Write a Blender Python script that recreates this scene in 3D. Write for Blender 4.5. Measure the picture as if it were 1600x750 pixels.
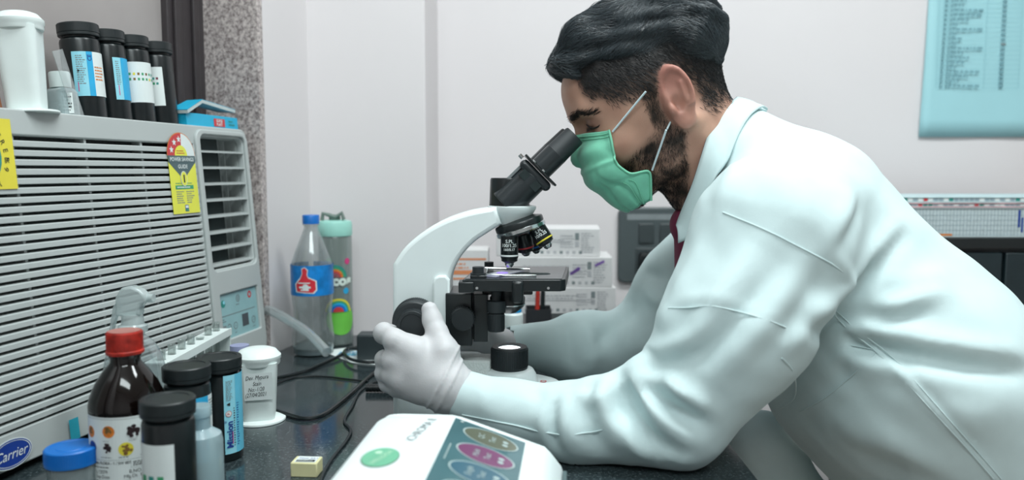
import bpy, math, random
import numpy as np
from mathutils import Matrix, Vector
random.seed(7); np.random.seed(7)
for o in list(bpy.data.objects): bpy.data.objects.remove(o)
sc = bpy.context.scene
COL = sc.collection
# ------------------------------------------------------------ camera
FPX, CH, PITCH = 1250.0, 0.34, math.radians(5.03)
cd = bpy.data.cameras.new('camera'); cam = bpy.data.objects.new('camera', cd); COL.objects.link(cam)
cam.location = (0, 0, CH); cam.rotation_euler = (math.radians(90)-PITCH, 0, 0)
cd.sensor_width = 36; cd.lens = 36*FPX/1600; cd.clip_start = 0.02
cd.dof.use_dof = True; cd.dof.focus_distance = 1.05; cd.dof.aperture_fstop = 3.2
sc.camera = cam
# ------------------------------------------------------------ light and exposure
sc.view_settings.view_transform = 'Standard'; sc.view_settings.look = 'None'
sc.view_settings.gamma = 1; sc.view_settings.exposure = 0.6
w = bpy.data.worlds.new('world'); sc.world = w; w.use_nodes = True
w.node_tree.nodes['Background'].inputs[0].default_value = (0.75, 0.9, 1, 1)
w.node_tree.nodes['Background'].inputs[1].default_value = 0.3
def area_light(name, loc, target, sx, sy, power, color):
    l = bpy.data.lights.new(name, 'AREA'); l.shape = 'RECTANGLE'; l.size = sx; l.size_y = sy
    l.energy = power; l.color = color
    o = bpy.data.objects.new(name, l); COL.objects.link(o); o.location = loc
    o.rotation_euler = (Vector(target)-Vector(loc)).to_track_quat('-Z', 'Y').to_euler()
    return o
area_light('ceiling_tube_light', (0.52, 0.72, 1.93), (0.52, 0.76, 0), 1.4, 0.35, 26, (0.93, 1.0, 1.01))
area_light('ceiling_tube_light', (0.2, -0.7, 1.93), (0.2, 0.2, 0.3), 1.4, 0.5, 21, (0.90, 1.0, 1.01))

# ------------------------------------------------------------ projection helpers (photo pixel -> point at a chosen depth)
def ray(px, py):
    x = (px-800)/FPX; y = -(py-375)/FPX
    return np.array([x, math.cos(PITCH)+y*math.sin(PITCH), -math.sin(PITCH)+y*math.cos(PITCH)])
C0 = np.array([0, 0, CH])
def P(px, py, Y): r = ray(px, py); return C0+r*Y/r[1]
def T(px, py, z=0.0): r = ray(px, py); return C0+r*(z-CH)/r[2]

# ------------------------------------------------------------ materials
def lin(c):
    if isinstance(c, str): c = [int(c[i:i+2], 16)/255 for i in (0, 2, 4)]
    return tuple(x/12.92 if x <= .04045 else ((x+.055)/1.055)**2.4 for x in c)
_m = {}
def mat(name, col, rough=.5, metal=0, var=.06, scale=40, bump=0, bscale=200, emit=None, estr=0, spec=.5, trans=0, sheen=0, sss=0, coat=0):
    if name in _m: return _m[name]
    m = bpy.data.materials.new(name); m.use_nodes = True; _m[name] = m
    nt = m.node_tree; b = nt.nodes['Principled BSDF']; c = lin(col)
    b.inputs['Roughness'].default_value = rough; b.inputs['Metallic'].default_value = metal
    b.inputs['Specular IOR Level'].default_value = spec
    b.inputs['Transmission Weight'].default_value = trans
    b.inputs['Sheen Weight'].default_value = sheen
    b.inputs['Coat Weight'].default_value = coat
    if sss:
        b.inputs['Subsurface Weight'].default_value = sss; b.inputs['Subsurface Scale'].default_value = .01
    tc = nt.nodes.new('ShaderNodeTexCoord')
    if var:
        n = nt.nodes.new('ShaderNodeTexNoise'); n.inputs['Scale'].default_value = scale; n.inputs['Detail'].default_value = 4
        nt.links.new(tc.outputs['Object'], n.inputs['Vector'])
        r = nt.nodes.new('ShaderNodeValToRGB')
        r.color_ramp.elements[0].position = .3; r.color_ramp.elements[1].position = .7
        r.color_ramp.elements[0].color = (*[x*(1-var) for x in c], 1); r.color_ramp.elements[1].color = (*[min(1, x*(1+var)) for x in c], 1)
        nt.links.new(n.outputs['Fac'], r.inputs[0]); nt.links.new(r.outputs[0], b.inputs['Base Color'])
    else: b.inputs['Base Color'].default_value = (*c, 1)
    if bump:
        n2 = nt.nodes.new('ShaderNodeTexNoise'); n2.inputs['Scale'].default_value = bscale; n2.inputs['Detail'].default_value = 3
        nt.links.new(tc.outputs['Object'], n2.inputs['Vector'])
        bp = nt.nodes.new('ShaderNodeBump'); bp.inputs['Strength'].default_value = bump; bp.inputs['Distance'].default_value = .002
        nt.links.new(n2.outputs['Fac'], bp.inputs['Height']); nt.links.new(bp.outputs[0], b.inputs['Normal'])
    if emit:
        b.inputs['Emission Color'].default_value = (*lin(emit), 1); b.inputs['Emission Strength'].default_value = estr
    return m
def clear_mat(name, col, amount=.25, rough=.05):
    """thin clear plastic or glass: tinted see-through with fresnel gloss and a little milky body"""
    if name in _m: return _m[name]
    m = bpy.data.materials.new(name); m.use_nodes = True; _m[name] = m; nt = m.node_tree; nt.nodes.clear()
    out = nt.nodes.new('ShaderNodeOutputMaterial'); t = nt.nodes.new('ShaderNodeBsdfTransparent'); g = nt.nodes.new('ShaderNodeBsdfGlossy')
    d = nt.nodes.new('ShaderNodeBsdfDiffuse'); lw = nt.nodes.new('ShaderNodeLayerWeight'); lw.inputs['Blend'].default_value = .25
    n = nt.nodes.new('ShaderNodeTexNoise'); n.inputs['Scale'].default_value = 30; bp = nt.nodes.new('ShaderNodeBump'); bp.inputs['Strength'].default_value = .08
    nt.links.new(n.outputs['Fac'], bp.inputs['Height']); nt.links.new(bp.outputs[0], g.inputs['Normal'])
    c = lin(col); t.inputs[0].default_value = (*[.5+.5*x for x in c], 1); d.inputs[0].default_value = (*c, 1)
    g.inputs[0].default_value = (.95, 1, 1, 1); g.inputs['Roughness'].default_value = rough
    m1 = nt.nodes.new('ShaderNodeMixShader'); m1.inputs[0].default_value = amount
    nt.links.new(t.outputs[0], m1.inputs[1]); nt.links.new(d.outputs[0], m1.inputs[2])
    m2 = nt.nodes.new('ShaderNodeMixShader'); mm = nt.nodes.new('ShaderNodeMath'); mm.operation = 'MULTIPLY_ADD'; mm.inputs[1].default_value = .55; mm.inputs[2].default_value = .04
    nt.links.new(lw.outputs['Facing'], mm.inputs[0]); nt.links.new(mm.outputs[0], m2.inputs[0])
    nt.links.new(m1.outputs[0], m2.inputs[1]); nt.links.new(g.outputs[0], m2.inputs[2]); nt.links.new(m2.outputs[0], out.inputs[0])
    return m
def speckle(name, base, dark, light, scale, rough, size=.5):
    if name in _m: return _m[name]
    m = bpy.data.materials.new(name); m.use_nodes = True; _m[name] = m; nt = m.node_tree; b = nt.nodes['Principled BSDF']
    tc = nt.nodes.new('ShaderNodeTexCoord'); v = nt.nodes.new('ShaderNodeTexNoise'); v.inputs['Scale'].default_value = scale; v.inputs['Detail'].default_value = 6; v.inputs['Roughness'].default_value = .7
    nt.links.new(tc.outputs['Object'], v.inputs['Vector'])
    r = nt.nodes.new('ShaderNodeValToRGB'); e = r.color_ramp.elements
    e[0].position = .36; e[0].color = (*lin(dark), 1); e[1].position = .62; e[1].color = (*lin(light), 1)
    x = r.color_ramp.elements.new(size); x.color = (*lin(base), 1)
    nt.links.new(v.outputs['Fac'], r.inputs[0]); nt.links.new(r.outputs[0], b.inputs['Base Color']); b.inputs['Roughness'].default_value = rough
    return m
M = dict(
 wall=mat('wall_paint', 'dad6d7', .7, var=.015, scale=3, bump=.04, bscale=300),
 ceiling=mat('ceiling_paint', 'eeeeec', .8, var=.02, scale=3),
 floor=mat('floor_tile', 'a59b92', .35, var=.06, scale=8),
 ac=mat('air_conditioner_plastic', 'b0b7b6', .42, var=.02, scale=10),
 acin=mat('dark_cavity', '1c2a2b', .8, var=.2, scale=60),
 blackp=mat('black_plastic', '11181a', .28, var=.1, scale=60),
 blackcap=mat('black_cap_plastic', '182022', .42, var=.12, scale=60, bump=.05),
 blackm=mat('black_metal', '171e20', .3, var=.1, scale=60, metal=.0, bump=.04, bscale=600),
 rubber=mat('black_rubber', '20272a', .55, var=.1, scale=60),
 white=mat('white_enamel', 'e3eeee', .28, var=.01, scale=30),
 whitep=mat('white_plastic', 'e0ebe9', .38, var=.03, scale=30),
 paper=mat('white_paper', 'd9e2e1', .7, var=.03, scale=30),
 ink=mat('black_ink', '1b2226', .6, var=.05), grey=mat('grey_ink', '7b8688', .6, var=.05),
 chrome=mat('chrome', 'c9d0d0', .16, metal=1, var=.04),
 red=mat('red_plastic', 'a8281c', .5, var=.35, scale=120, bump=.2),
 blue=mat('blue_plastic', '0d6cc0', .4, var=.08),
 cyan=mat('cyan_ink', '27a5d6', .5, var=.06), lcyan=mat('light_cyan_ink', '8fd2e2', .5, var=.04),
 navy=mat('navy_ink', '1e3f8a', .5, var=.05), pink=mat('pink_ink', 'd0407f', .5, var=.05),
 yellow=mat('yellow_print', 'ddd040', .5, var=.03), green=mat('green_ink', '3a9a6a', .5, var=.05),
 redink=mat('red_ink', 'c23a3f', .5, var=.05), teal=mat('teal_ink', '2c8a80', .5, var=.05),
 brown=mat('brown_ink', '7a5a2c', .5, var=.3, scale=300), maroon=mat('maroon_ink', '6c3140', .5, var=.1),
 orange=mat('orange_ink', 'd0792c', .5, var=.3, scale=300), purple=mat('purple_ink', '7c5aa8', .5),
 darkbrown=mat('dark_specimen_ink', '2b1f22', .5, var=.3, scale=300),
)
# ------------------------------------------------------------ objects
def bake(me, mats):
    for m in (mats if isinstance(mats, (list, tuple)) else [mats]): me.materials.append(m)
MW = {}
def thing(name, label, cat, loc=(0, 0, 0), rot=None, group=None):
    o = bpy.data.objects.new(name, None); COL.objects.link(o); o.empty_display_size = .02
    m = Matrix.Translation(Vector(loc))@(rot.to_4x4() if rot is not None else Matrix())
    o.matrix_world = m; MW[o.name] = m
    tag(o, label, cat, group); return o
def tag(o, label=None, cat=None, group=None, kind=None):
    if label: o['label'] = label
    if cat: o['category'] = cat
    if group: o['group'] = group
    if kind: o['kind'] = kind
    return o
def mwof(o):
    while o.name not in MW: o = o.parent
    return MW[o.name]
class MB:
    def __init__(s): s.v = []; s.f = []; s.mi = []
    def add(s, vs, fs, mi=0, M=None):
        n = len(s.v)
        if M is not None: vs = [tuple(M@Vector(v)) for v in vs]
        s.v += [tuple(v) for v in vs]; s.f += [tuple(i+n for i in f) for f in fs]; s.mi += [mi]*len(fs); return s
    def box(s, a, b, mi=0, M=None):
        (x0, y0, z0), (x1, y1, z1) = a, b
        x0, x1 = min(x0, x1), max(x0, x1); y0, y1 = min(y0, y1), max(y0, y1); z0, z1 = min(z0, z1), max(z0, z1)
        return s.add([(x0,y0,z0),(x1,y0,z0),(x1,y1,z0),(x0,y1,z0),(x0,y0,z1),(x1,y0,z1),(x1,y1,z1),(x0,y1,z1)],
          [(0,3,2,1),(4,5,6,7),(0,1,5,4),(1,2,6,5),(2,3,7,6),(3,0,4,7)], mi, M)
    def lathe(s, prof, seg=40, mi=0, M=None, sx=1, sy=1, pw=2.0):
        vs = []; fs = []; n = len(prof)
        for (r, z) in prof:
            for k in range(seg):
                a = 2*math.pi*k/seg; c, d = math.cos(a), math.sin(a)
                q = (abs(c)**pw+abs(d)**pw)**(-1/pw)
                vs.append((r*c*q*sx, r*d*q*sy, z))
        for i in range(n-1):
            for k in range(seg):
                k2 = (k+1) % seg
                fs.append((i*seg+k, i*seg+k2, (i+1)*seg+k2, (i+1)*seg+k))
        if prof[0][0] > 1e-5: fs.append(tuple(reversed(range(seg))))
        if prof[-1][0] > 1e-5: fs.append(tuple(range((n-1)*seg, n*seg)))
        return s.add(vs, fs, mi, M)
    def cyl(s, a, b, r, r2=None, seg=24, mi=0, extra=None):
        a = Vector(a); b = Vector(b); L = (b-a).length; r2 = r if r2 is None else r2
        Mx = Matrix.Translation(a)@(b-a).to_track_quat('Z', 'Y').to_matrix().to_4x4()
        prof = [(r, 0), (r2, L)] if extra is None else extra
        return s.lathe(prof, seg, mi, Mx)
    def tube(s, pts, r, seg=8, mi=0, closed=False):
        pts = [Vector(p) for p in pts]; n = len(pts); vs = []; fs = []
        up = Vector((0, 0, 1))
        for i, p in enumerate(pts):
            t = (pts[min(i+1, n-1)]-pts[max(i-1, 0)]).normalized()
            a = t.cross(up)
            if a.length < 1e-3: a = t.cross(Vector((0, 1, 0)))
            a.normalize(); b = t.cross(a)
            rr = r[i] if isinstance(r, (list, tuple)) else r
            for k in range(seg):
                q = 2*math.pi*k/seg; vs.append(p+a*rr*math.cos(q)+b*rr*math.sin(q))
        for i in range(n-1):
            for k in range(seg):
                k2 = (k+1) % seg; fs.append((i*seg+k, (i+1)*seg+k, (i+1)*seg+k2, i*seg+k2))
        fs.append(tuple(range(seg))); fs.append(tuple(reversed(range((n-1)*seg, n*seg))))
        return s.add(vs, fs, mi)
    def prism(s, poly, z0, z1, mi=0, M=None):
        n = len(poly); vs = [(x, y, z0) for x, y in poly]+[(x, y, z1) for x, y in poly]
        fs = [tuple(reversed(range(n))), tuple(range(n, 2*n))]+[(i, (i+1) % n, n+(i+1) % n, n+i) for i in range(n)]
        return s.add(vs, fs, mi, M)
    def build(s, name, mats, parent=None, smooth=True, bevel=0, world=False, bseg=2):
        me = bpy.data.meshes.new(name); v = s.v
        if parent is not None and world:
            inv = mwof(parent).inverted(); v = [tuple(inv@Vector(p)) for p in v]
        me.from_pydata([tuple(map(float, p)) for p in v], [], s.f); bake(me, mats)
        me.polygons.foreach_set('material_index', s.mi)
        me.update()
        return finish(name, me, parent, smooth, bevel, bseg)
def finish(name, me, parent=None, smooth=True, bevel=0, bseg=2, angle=35):
    if smooth:
        me.polygons.foreach_set('use_smooth', [True]*len(me.polygons))
        me.set_sharp_from_angle(angle=math.radians(angle))
    o = bpy.data.objects.new(name, me); COL.objects.link(o)
    if parent is not None: o.parent = parent
    if bevel:
        b = o.modifiers.new('bevel', 'BEVEL'); b.width = bevel; b.segments = bseg; b.limit_method = 'ANGLE'; b.angle_limit = math.radians(40)
        b.harden_normals = False
    return o
def np_obj(name, V, F, mats, parent=None, world=True, col=None, smooth=True):
    """arrays of vertices and quads/tris -> object"""
    if parent is not None and world:
        inv = np.array(mwof(parent).inverted()); V = V@inv[:3, :3].T+inv[:3, 3]
    me = bpy.data.meshes.new(name); k = F.shape[1]
    me.vertices.add(len(V)); me.vertices.foreach_set('co', V.astype(np.float32).ravel())
    me.loops.add(F.size); me.loops.foreach_set('vertex_index', F.astype(np.int32).ravel())
    me.polygons.add(len(F)); me.polygons.foreach_set('loop_start', np.arange(0, F.size, k, dtype=np.int32))
    me.polygons.foreach_set('use_smooth', np.full(len(F), smooth))
    me.update(calc_edges=True); bake(me, mats)
    if col is not None:
        at = me.color_attributes.new('Col', 'FLOAT_COLOR', 'POINT')
        at.data.foreach_set('color', np.hstack([col, np.ones((len(V), 1))]).astype(np.float32).ravel())
    o = bpy.data.objects.new(name, me); COL.objects.link(o)
    if parent is not None: o.parent = parent
    return o
def kids(o): return [c for c in bpy.data.objects if c.parent == o]
def copy_tree(o, parent=None):
    c = o.copy(); COL.objects.link(c); c.parent = parent
    for ch in kids(o): copy_tree(ch, c)
    return c
# plates with holes (2D curve -> mesh), text
def rrect(x0, z0, x1, z1, r, n=6):
    pts = []
    for cx, cy, a0 in ((x1-r, z0+r, -90), (x1-r, z1-r, 0), (x0+r, z1-r, 90), (x0+r, z0+r, 180)):
        for k in range(n+1):
            a = math.radians(a0+90*k/n); pts.append((cx+r*math.cos(a), cy+r*math.sin(a)))
    return pts
def plate(name, outlines, thick, mats, parent=None, M=Matrix(), bev=0, world=False):
    cu = bpy.data.curves.new(name, 'CURVE'); cu.dimensions = '2D'; cu.fill_mode = 'BOTH'; cu.extrude = max(thick/2-bev, .0001); cu.bevel_depth = bev; cu.bevel_resolution = 2
    for ol in outlines:
        sp = cu.splines.new('POLY'); sp.points.add(len(ol)-1)
        for i, (x, y) in enumerate(ol): sp.points[i].co = (x, y, 0, 1)
        sp.use_cyclic_u = True
    t = bpy.data.objects.new('t', cu); COL.objects.link(t); dg = bpy.context.evaluated_depsgraph_get()
    me = bpy.data.meshes.new_from_object(t.evaluated_get(dg)); bpy.data.objects.remove(t); bpy.data.curves.remove(cu)
    me.name = name; me.materials.clear()
    if parent is not None and world: M = mwof(parent).inverted()@M
    me.transform(M); bake(me, mats)
    return finish(name, me, parent)
_tc = {}
def text2d(s, size, bold=0.0, shear=0.0):
    key = (s, bold, shear)
    if key not in _tc:
        cu = bpy.data.curves.new('t', 'FONT'); cu.body = s; cu.size = 1; cu.offset = bold; cu.shear = shear; cu.resolution_u = 3
        t = bpy.data.objects.new('t', cu); COL.objects.link(t); dg = bpy.context.evaluated_depsgraph_get()
        me = bpy.data.meshes.new_from_object(t.evaluated_get(dg))
        v = [(p.co.x, p.co.y) for p in me.vertices]; f = [tuple(p.vertices) for p in me.polygons]
        bpy.data.objects.remove(t); bpy.data.curves.remove(cu); bpy.data.meshes.remove(me)
        _tc[key] = (v, f)
    v, f = _tc[key]; return [(x*size, y*size) for x, y in v], f
class Decal:
    """flat print collected in u,v and wrapped onto a real surface by a mapping function"""
    def __init__(s, fn): s.fn = fn; s.v = []; s.f = []; s.mi = []; s.mats = []; s.lay = 0
    def _m(s, m):
        if m not in s.mats: s.mats.append(m)
        return s.mats.index(m)
    def poly(s, vs, fs, m, lay=1):
        if getattr(s.fn, 'curved', 0):          # split long pieces so that they follow the curved wall
            lim = s.fn.curved; tri = [(f[0], f[i], f[i+1]) for f in fs for i in range(1, len(f)-1)]; vs = list(vs); fs = []
            while tri:
                a, b, c = tri.pop(); e = [(abs(vs[i][0]-vs[j][0]), i, j, k) for i, j, k in ((a, b, c), (b, c, a), (c, a, b))]; L, i, j, k = max(e)
                if L > lim: vs.append(((vs[i][0]+vs[j][0])/2, (vs[i][1]+vs[j][1])/2)); q = len(vs)-1; tri += [(i, q, k), (q, j, k)]
                else: fs.append((a, b, c))
        n = len(s.v); s.v += [s.fn(u, v, lay*.00022) for u, v in vs]; s.f += [tuple(i+n for i in f) for f in fs]; s.mi += [s._m(m)]*len(fs)
    def rect(s, u0, v0, u1, v1, m, lay=1, nu=1):
        vs = []; fs = []
        for i in range(nu+1):
            u = u0+(u1-u0)*i/nu; vs += [(u, v0), (u, v1)]
        for i in range(nu): fs.append((2*i, 2*i+2, 2*i+3, 2*i+1))
        s.poly(vs, fs, m, lay)
    def disc(s, cu, cv, r, m, lay=1, ry=None, a0=0, a1=360, n=28, inner=0):
        ry = r if ry is None else ry
        full = (a1-a0) >= 360; vs = []
        for k in range(n+1):
            a = math.radians(a0+(a1-a0)*k/n); vs.append((cu+r*math.cos(a), cv+ry*math.sin(a)))
        if inner:
            q = len(vs); vs += [(cu+(x-cu)*inner, cv+(y-cv)*inner) for x, y in vs]
            s.poly(vs, [(i, i+1, q+i+1, q+i) for i in range(q-1)], m, lay)
        else:
            vs = [(cu, cv)]+vs; s.poly(vs, [(0, i, i+1) for i in range(1, len(vs)-1)], m, lay)
    def text(s, st, u, v, size, m, lay=2, rot=0, bold=0, sx=1, shear=0, center=False):
        vs, fs = text2d(st, size, bold, shear)
        if center and vs:
            xs = [a for a, b in vs]; ys = [b for a, b in vs]; cx = (min(xs)+max(xs))/2; cy = (min(ys)+max(ys))/2
            vs = [(a-cx, b-cy) for a, b in vs]
        c, d = math.cos(math.radians(rot)), math.sin(math.radians(rot))
        s.poly([(u+(a*sx*c-b*d), v+(a*sx*d+b*c)) for a, b in vs], fs, m, lay)
    def scrib(s, u0, v0, u1, v1, rows, m, lay=2, fill=.8, h=.45, wl=.0015):
        rh = (v1-v0)/rows
        for r in range(rows):
            v = v1-(r+1)*rh+rh*.25; u = u0; end = u0+(u1-u0)*random.uniform(fill-.25, 1)
            while u < end:
                L = random.uniform(.6, 2.4)*wl; s.rect(u, v, min(u+L, end), v+rh*h, m, lay); u += L+wl*.5
    def build(s, name, parent=None, world=False):
        mb = MB(); mb.v = s.v; mb.f = s.f; mb.mi = s.mi
        return mb.build(name, s.mats, parent, smooth=False, world=world)
def planar(M):
    def fn(u, v, o):
        p = M@Vector((u, v, o)); return tuple(p)
    return fn
def cylmap(r, phi0, cx=0, cy=0):
    def fn(u, v, o):
        a = phi0+u/r; return (cx+(r+o+.0001)*math.cos(a), cy+(r+o+.0001)*math.sin(a), v)
    fn.curved = r*.14
    return fn
def frame(o, ex, ey):
    ex = Vector(ex).normalized(); ey = Vector(ey); ey = (ey-ex*ey.dot(ex)).normalized(); ez = ex.cross(ey)
    return Matrix(((ex.x, ey.x, ez.x, o[0]), (ex.y, ey.y, ez.y, o[1]), (ex.z, ey.z, ez.z, o[2]), (0, 0, 0, 1)))
# signed distance shapes meshed by surface nets
def surface_nets(fn, lo, hi, h):
    ax = [np.arange(lo[i], hi[i]+h, h, dtype=np.float32) for i in range(3)]
    V = fn(ax[0][:, None, None], ax[1][None, :, None], ax[2][None, None, :]).astype(np.float32)
    V = np.broadcast_to(V, (len(ax[0]), len(ax[1]), len(ax[2])))
    I = V < 0; nx, ny, nz = V.shape
    cnt = np.zeros((nx-1, ny-1, nz-1), np.int8)
    for a in (0, 1):
        for b in (0, 1):
            for c in (0, 1): cnt += I[a:nx-1+a, b:ny-1+b, c:nz-1+c]
    act = (cnt > 0) & (cnt < 8); ci = np.argwhere(act); idx = -np.ones(act.shape, np.int64); idx[act] = np.arange(len(ci))
    acc = np.zeros((len(ci), 3)); num = np.zeros(len(ci))
    for d in range(3):
        e = [0, 0, 0]; e[d] = 1
        o1, o2 = [k for k in range(3) if k != d]
        for a in (0, 1):
            for b in (0, 1):
                s = [0, 0, 0]; s[o1] = a; s[o2] = b
                p = ci+s; q = p+e
                v0 = V[p[:, 0], p[:, 1], p[:, 2]]; v1 = V[q[:, 0], q[:, 1], q[:, 2]]
                m = (v0 < 0) != (v1 < 0); t = v0[m]/(v0[m]-v1[m])
                pt = p[m].astype(float); pt[:, d] += t; acc[m] += pt; num[m] += 1
    verts = acc/num[:, None]*h+np.array(lo)
    faces = []
    for d in range(3):
        o1, o2 = (d+1) % 3, (d+2) % 3
        sl0 = [slice(None)]*3; sl1 = [slice(None)]*3; sl0[d] = slice(0, -1); sl1[d] = slice(1, None)
        A = I[tuple(sl0)]; B = I[tuple(sl1)]
        E_ = np.argwhere(A != B)
        ok = (E_[:, o1] > 0) & (E_[:, o2] > 0) & (E_[:, o1] < V.shape[o1]-1) & (E_[:, o2] < V.shape[o2]-1)
        E_ = E_[ok]; ins = A[E_[:, 0], E_[:, 1], E_[:, 2]]
        def g(a, b):
            q = E_.copy(); q[:, o1] -= a; q[:, o2] -= b; return idx[q[:, 0], q[:, 1], q[:, 2]]
        f = np.stack([g(1, 1), g(0, 1), g(0, 0), g(1, 0)], 1)
        f[~ins] = f[~ins][:, ::-1]; faces.append(f)
    F = np.vstack(faces); return verts, F
def smin(a, b, k): h = np.maximum(k-np.abs(a-b), 0)/k; return np.minimum(a, b)-h*h*k*.25
def smax(a, b, k): return -smin(-a, -b, k)
def ell(x, y, z, c, r, R=None):
    x = x-c[0]; y = y-c[1]; z = z-c[2]
    if R is not None: x, z = x*math.cos(R)+z*math.sin(R), -x*math.sin(R)+z*math.cos(R)
    k0 = np.sqrt((x/r[0])**2+(y/r[1])**2+(z/r[2])**2)
    return (k0-1)*min(r)
def cap(x, y, z, a, b, ra, rb=None, qy=1.0):
    rb = ra if rb is None else rb
    ax_, ay, az = a; bx, by, bz = b; dx, dy, dz = bx-ax_, (by-ay)*qy, bz-az
    L2 = dx*dx+dy*dy+dz*dz
    X = x-ax_; Yq = (y-ay)*qy; Z = z-az
    t = np.clip((X*dx+Yq*dy+Z*dz)/L2, 0, 1)
    return np.sqrt((X-t*dx)**2+(Yq-t*dy)**2+(Z-t*dz)**2)-(ra+(rb-ra)*t)
def grad(fn, p, e=.002):
    x, y, z = p[:, 0], p[:, 1], p[:, 2]
    g = np.stack([fn(x+e, y, z)-fn(x-e, y, z), fn(x, y+e, z)-fn(x, y-e, z), fn(x, y, z+e)-fn(x, y, z-e)], 1)
    return g/np.maximum(np.linalg.norm(g, axis=1, keepdims=True), 1e-9)
def cast(fn, px, py, start=.5, end=1.8):
    r = ray(px, py); t = start
    for _ in range(160):
        p = C0+r*t; d = float(fn(*[np.array([v]) for v in p])[0])
        if d < .0008: return p
        t += max(d*.8, .0008)
        if t > end: return None
    return None
def polydist(V, pts):
    best = np.full(len(V), 1e9); tt = np.zeros(len(V)); n = len(pts)-1
    for i in range(n):
        a, b = pts[i], pts[i+1]; d = b-a; t = np.clip(((V-a)@d)/(d@d), 0, 1)
        q = np.linalg.norm(V-a-t[:, None]*d, axis=1); m = q < best; best[m] = q[m]; tt[m] = (i+t[m])/n
    return best, tt

# ============================================================ THE SETTING
WA = math.radians(78.5); WD = Vector((math.cos(WA), math.sin(WA), 0)); WN = Vector((WD.y, -WD.x, 0))   # along the left wall / out of it
WO = Vector((-.44, 1.415, 0)); FLOOR = -.75; CEIL = 2.0    # wall frame: x along the wall, y into it
WS, WP, TJ = .013, .117, .02       # wall surface, window plane, where the niche ends
k = (-.252*(WO.y-WN.y*WS)-(WO.x-WN.x*WS))/(WD.x+.252*WD.y); corner = WO+WD*k-WN*WS; tcor = k
YC, YB = corner.y, 1.9
XS = float(P(667, 375, YC)[0])           # right edge of the pillar
def struct(o): o['kind'] = 'structure'; return o
mb = MB(); mb.box((-1.6, -2.1, FLOOR-.05), (3.1, 2.2, FLOOR)); struct(mb.build('floor', M['floor'], smooth=False))
mb = MB(); mb.box((-1.6, -2.1, CEIL), (3.1, 2.2, CEIL+.05)); struct(mb.build('ceiling', M['ceiling'], smooth=False))
mb = MB(); mb.box((XS-.05, YB, FLOOR), (3.1, YB+.08, CEIL)); struct(mb.build('wall_back', M['wall'], smooth=False))
mb = MB(); mb.box((corner.x-.3, YC, FLOOR), (XS, YB+.08, CEIL)); struct(mb.build('wall_pillar', M['wall'], smooth=False, bevel=.004))
wm = Matrix.Translation(WO)@Matrix.Rotation(WA, 4, 'Z')
mb = MB(); mb.box((TJ+.018, WS, FLOOR), (tcor, .22, CEIL), M=wm); mb.box((-3.7, WS, FLOOR), (-1.1, .22, CEIL), M=wm); mb.box((-1.1, WS, FLOOR), (TJ+.018, .22, -.03), M=wm); mb.box((-1.1, WS, 1.35), (TJ+.018, .22, CEIL), M=wm); mb.box((-1.1, .18, -.03), (TJ+.018, .22, 1.35), M=wm)
struct(mb.build('wall_left', M['wall'], smooth=False))
mb = MB(); mb.box((3.0, -2.1, FLOOR), (3.1, 2.1, CEIL)); struct(mb.build('wall_right', M['wall'], smooth=False))
mb = MB(); mb.box((-1.6, -2.1, FLOOR), (3.1, -2.0, CEIL)); struct(mb.build('wall_front', M['wall'], smooth=False))
# ceiling lamps (real fixtures around the tube lights)
for lx, ly in ((.52, .72), (.2, -.7)):
    t = thing('ceiling_light', 'white tube light fitting on the ceiling %s' % ('over the table' if ly > 0 else 'nearer the camera side'), 'light', (lx, ly, CEIL-.045))
    mb = MB(); mb.box((-.7, -.05, 0), (.7, .05, .044)); mb.build('housing', M['whitep'], t, bevel=.004)
# window: dark frame, grey pane, granite jamb
G_ = speckle('granite_surround', 'aca3a1', '6a605f', 'cfc6c2', 170, .35)
w1 = thing('window_1', None, None, tuple(WO), Matrix.Rotation(WA, 3, 'Z')); w1['kind'] = 'structure'
mb = MB(); mb.box((-.085, WP, 0), (TJ, WP+.04, 1.35)); mb.box((-.072, WP-.007, 0), (-.055, WP, 1.35)); mb.box((-.02, WP-.007, 0), (-.005, WP, 1.35))
mb.box((-1.1, WP, 1.3), (-.085, WP+.04, 1.35)); mb.box((-1.1, WP, 0), (-1.03, WP+.04, 1.3))
mb.build('window_frame', mat('window_frame_paint', '3a3537', .45, var=.1), w1, bevel=.002)
mb = MB(); mb.box((-1.03, WP+.012, 0), (-.085, WP+.02, 1.3)); mb.build('pane', mat('frosted_pane', 'a09a98', .22, var=.1, scale=5), w1)
mb = MB(); mb.box((TJ, WS-.001, 0), (TJ+.017, WP+.05, 1.35)); o = mb.build('trim_1', G_, smooth=False, bevel=.002)
o.matrix_world = wm; struct(o)
# table
TBL = speckle('black_granite', '2b3437', '20292b', '4a5557', 260, .13, .52)
t = thing('granite_table', 'black polished granite counter carrying the microscope and bottles', 'table', (0, 1.1, FLOOR))
xr = .27
def wf(x, y): q = WO+WD*x-WN*y; return (q.x, q.y)
mb = MB(); mb.prism([wf(-1.07, WS-.003), (xr, .38), (xr, YC-.003), wf(tcor-.002, WS-.003)], -.03, 0); mb.build('tabletop', TBL, t, smooth=False, world=True)
mb = MB(); mb.box((XS+.003, YC-.003, -.03), (xr, YB-.003, 0)); mb.build('rear_tabletop', TBL, t, smooth=False, world=True)
mb = MB(); mb.prism([wf(-1.09, WS-.002), wf(TJ-.002, WS-.002), wf(TJ-.002, .175), wf(-1.09, .175)], -.029, 0); struct(mb.build('trim_2', TBL, smooth=False))
mb = MB(); mb.box((-.40, .46, FLOOR), (-.36, 1.5, -.03)); mb.build('side_support', M['acin'], t, world=True)
mb = MB(); mb.box((.18, 1.3, FLOOR), (.23, 1.7, -.03)); mb.build('side_support', M['acin'], t, world=True)
mb = MB(); mb.box((.18, .46, FLOOR), (.23, .6, -.03)); mb.build('side_support', M['acin'], t, world=True)

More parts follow.
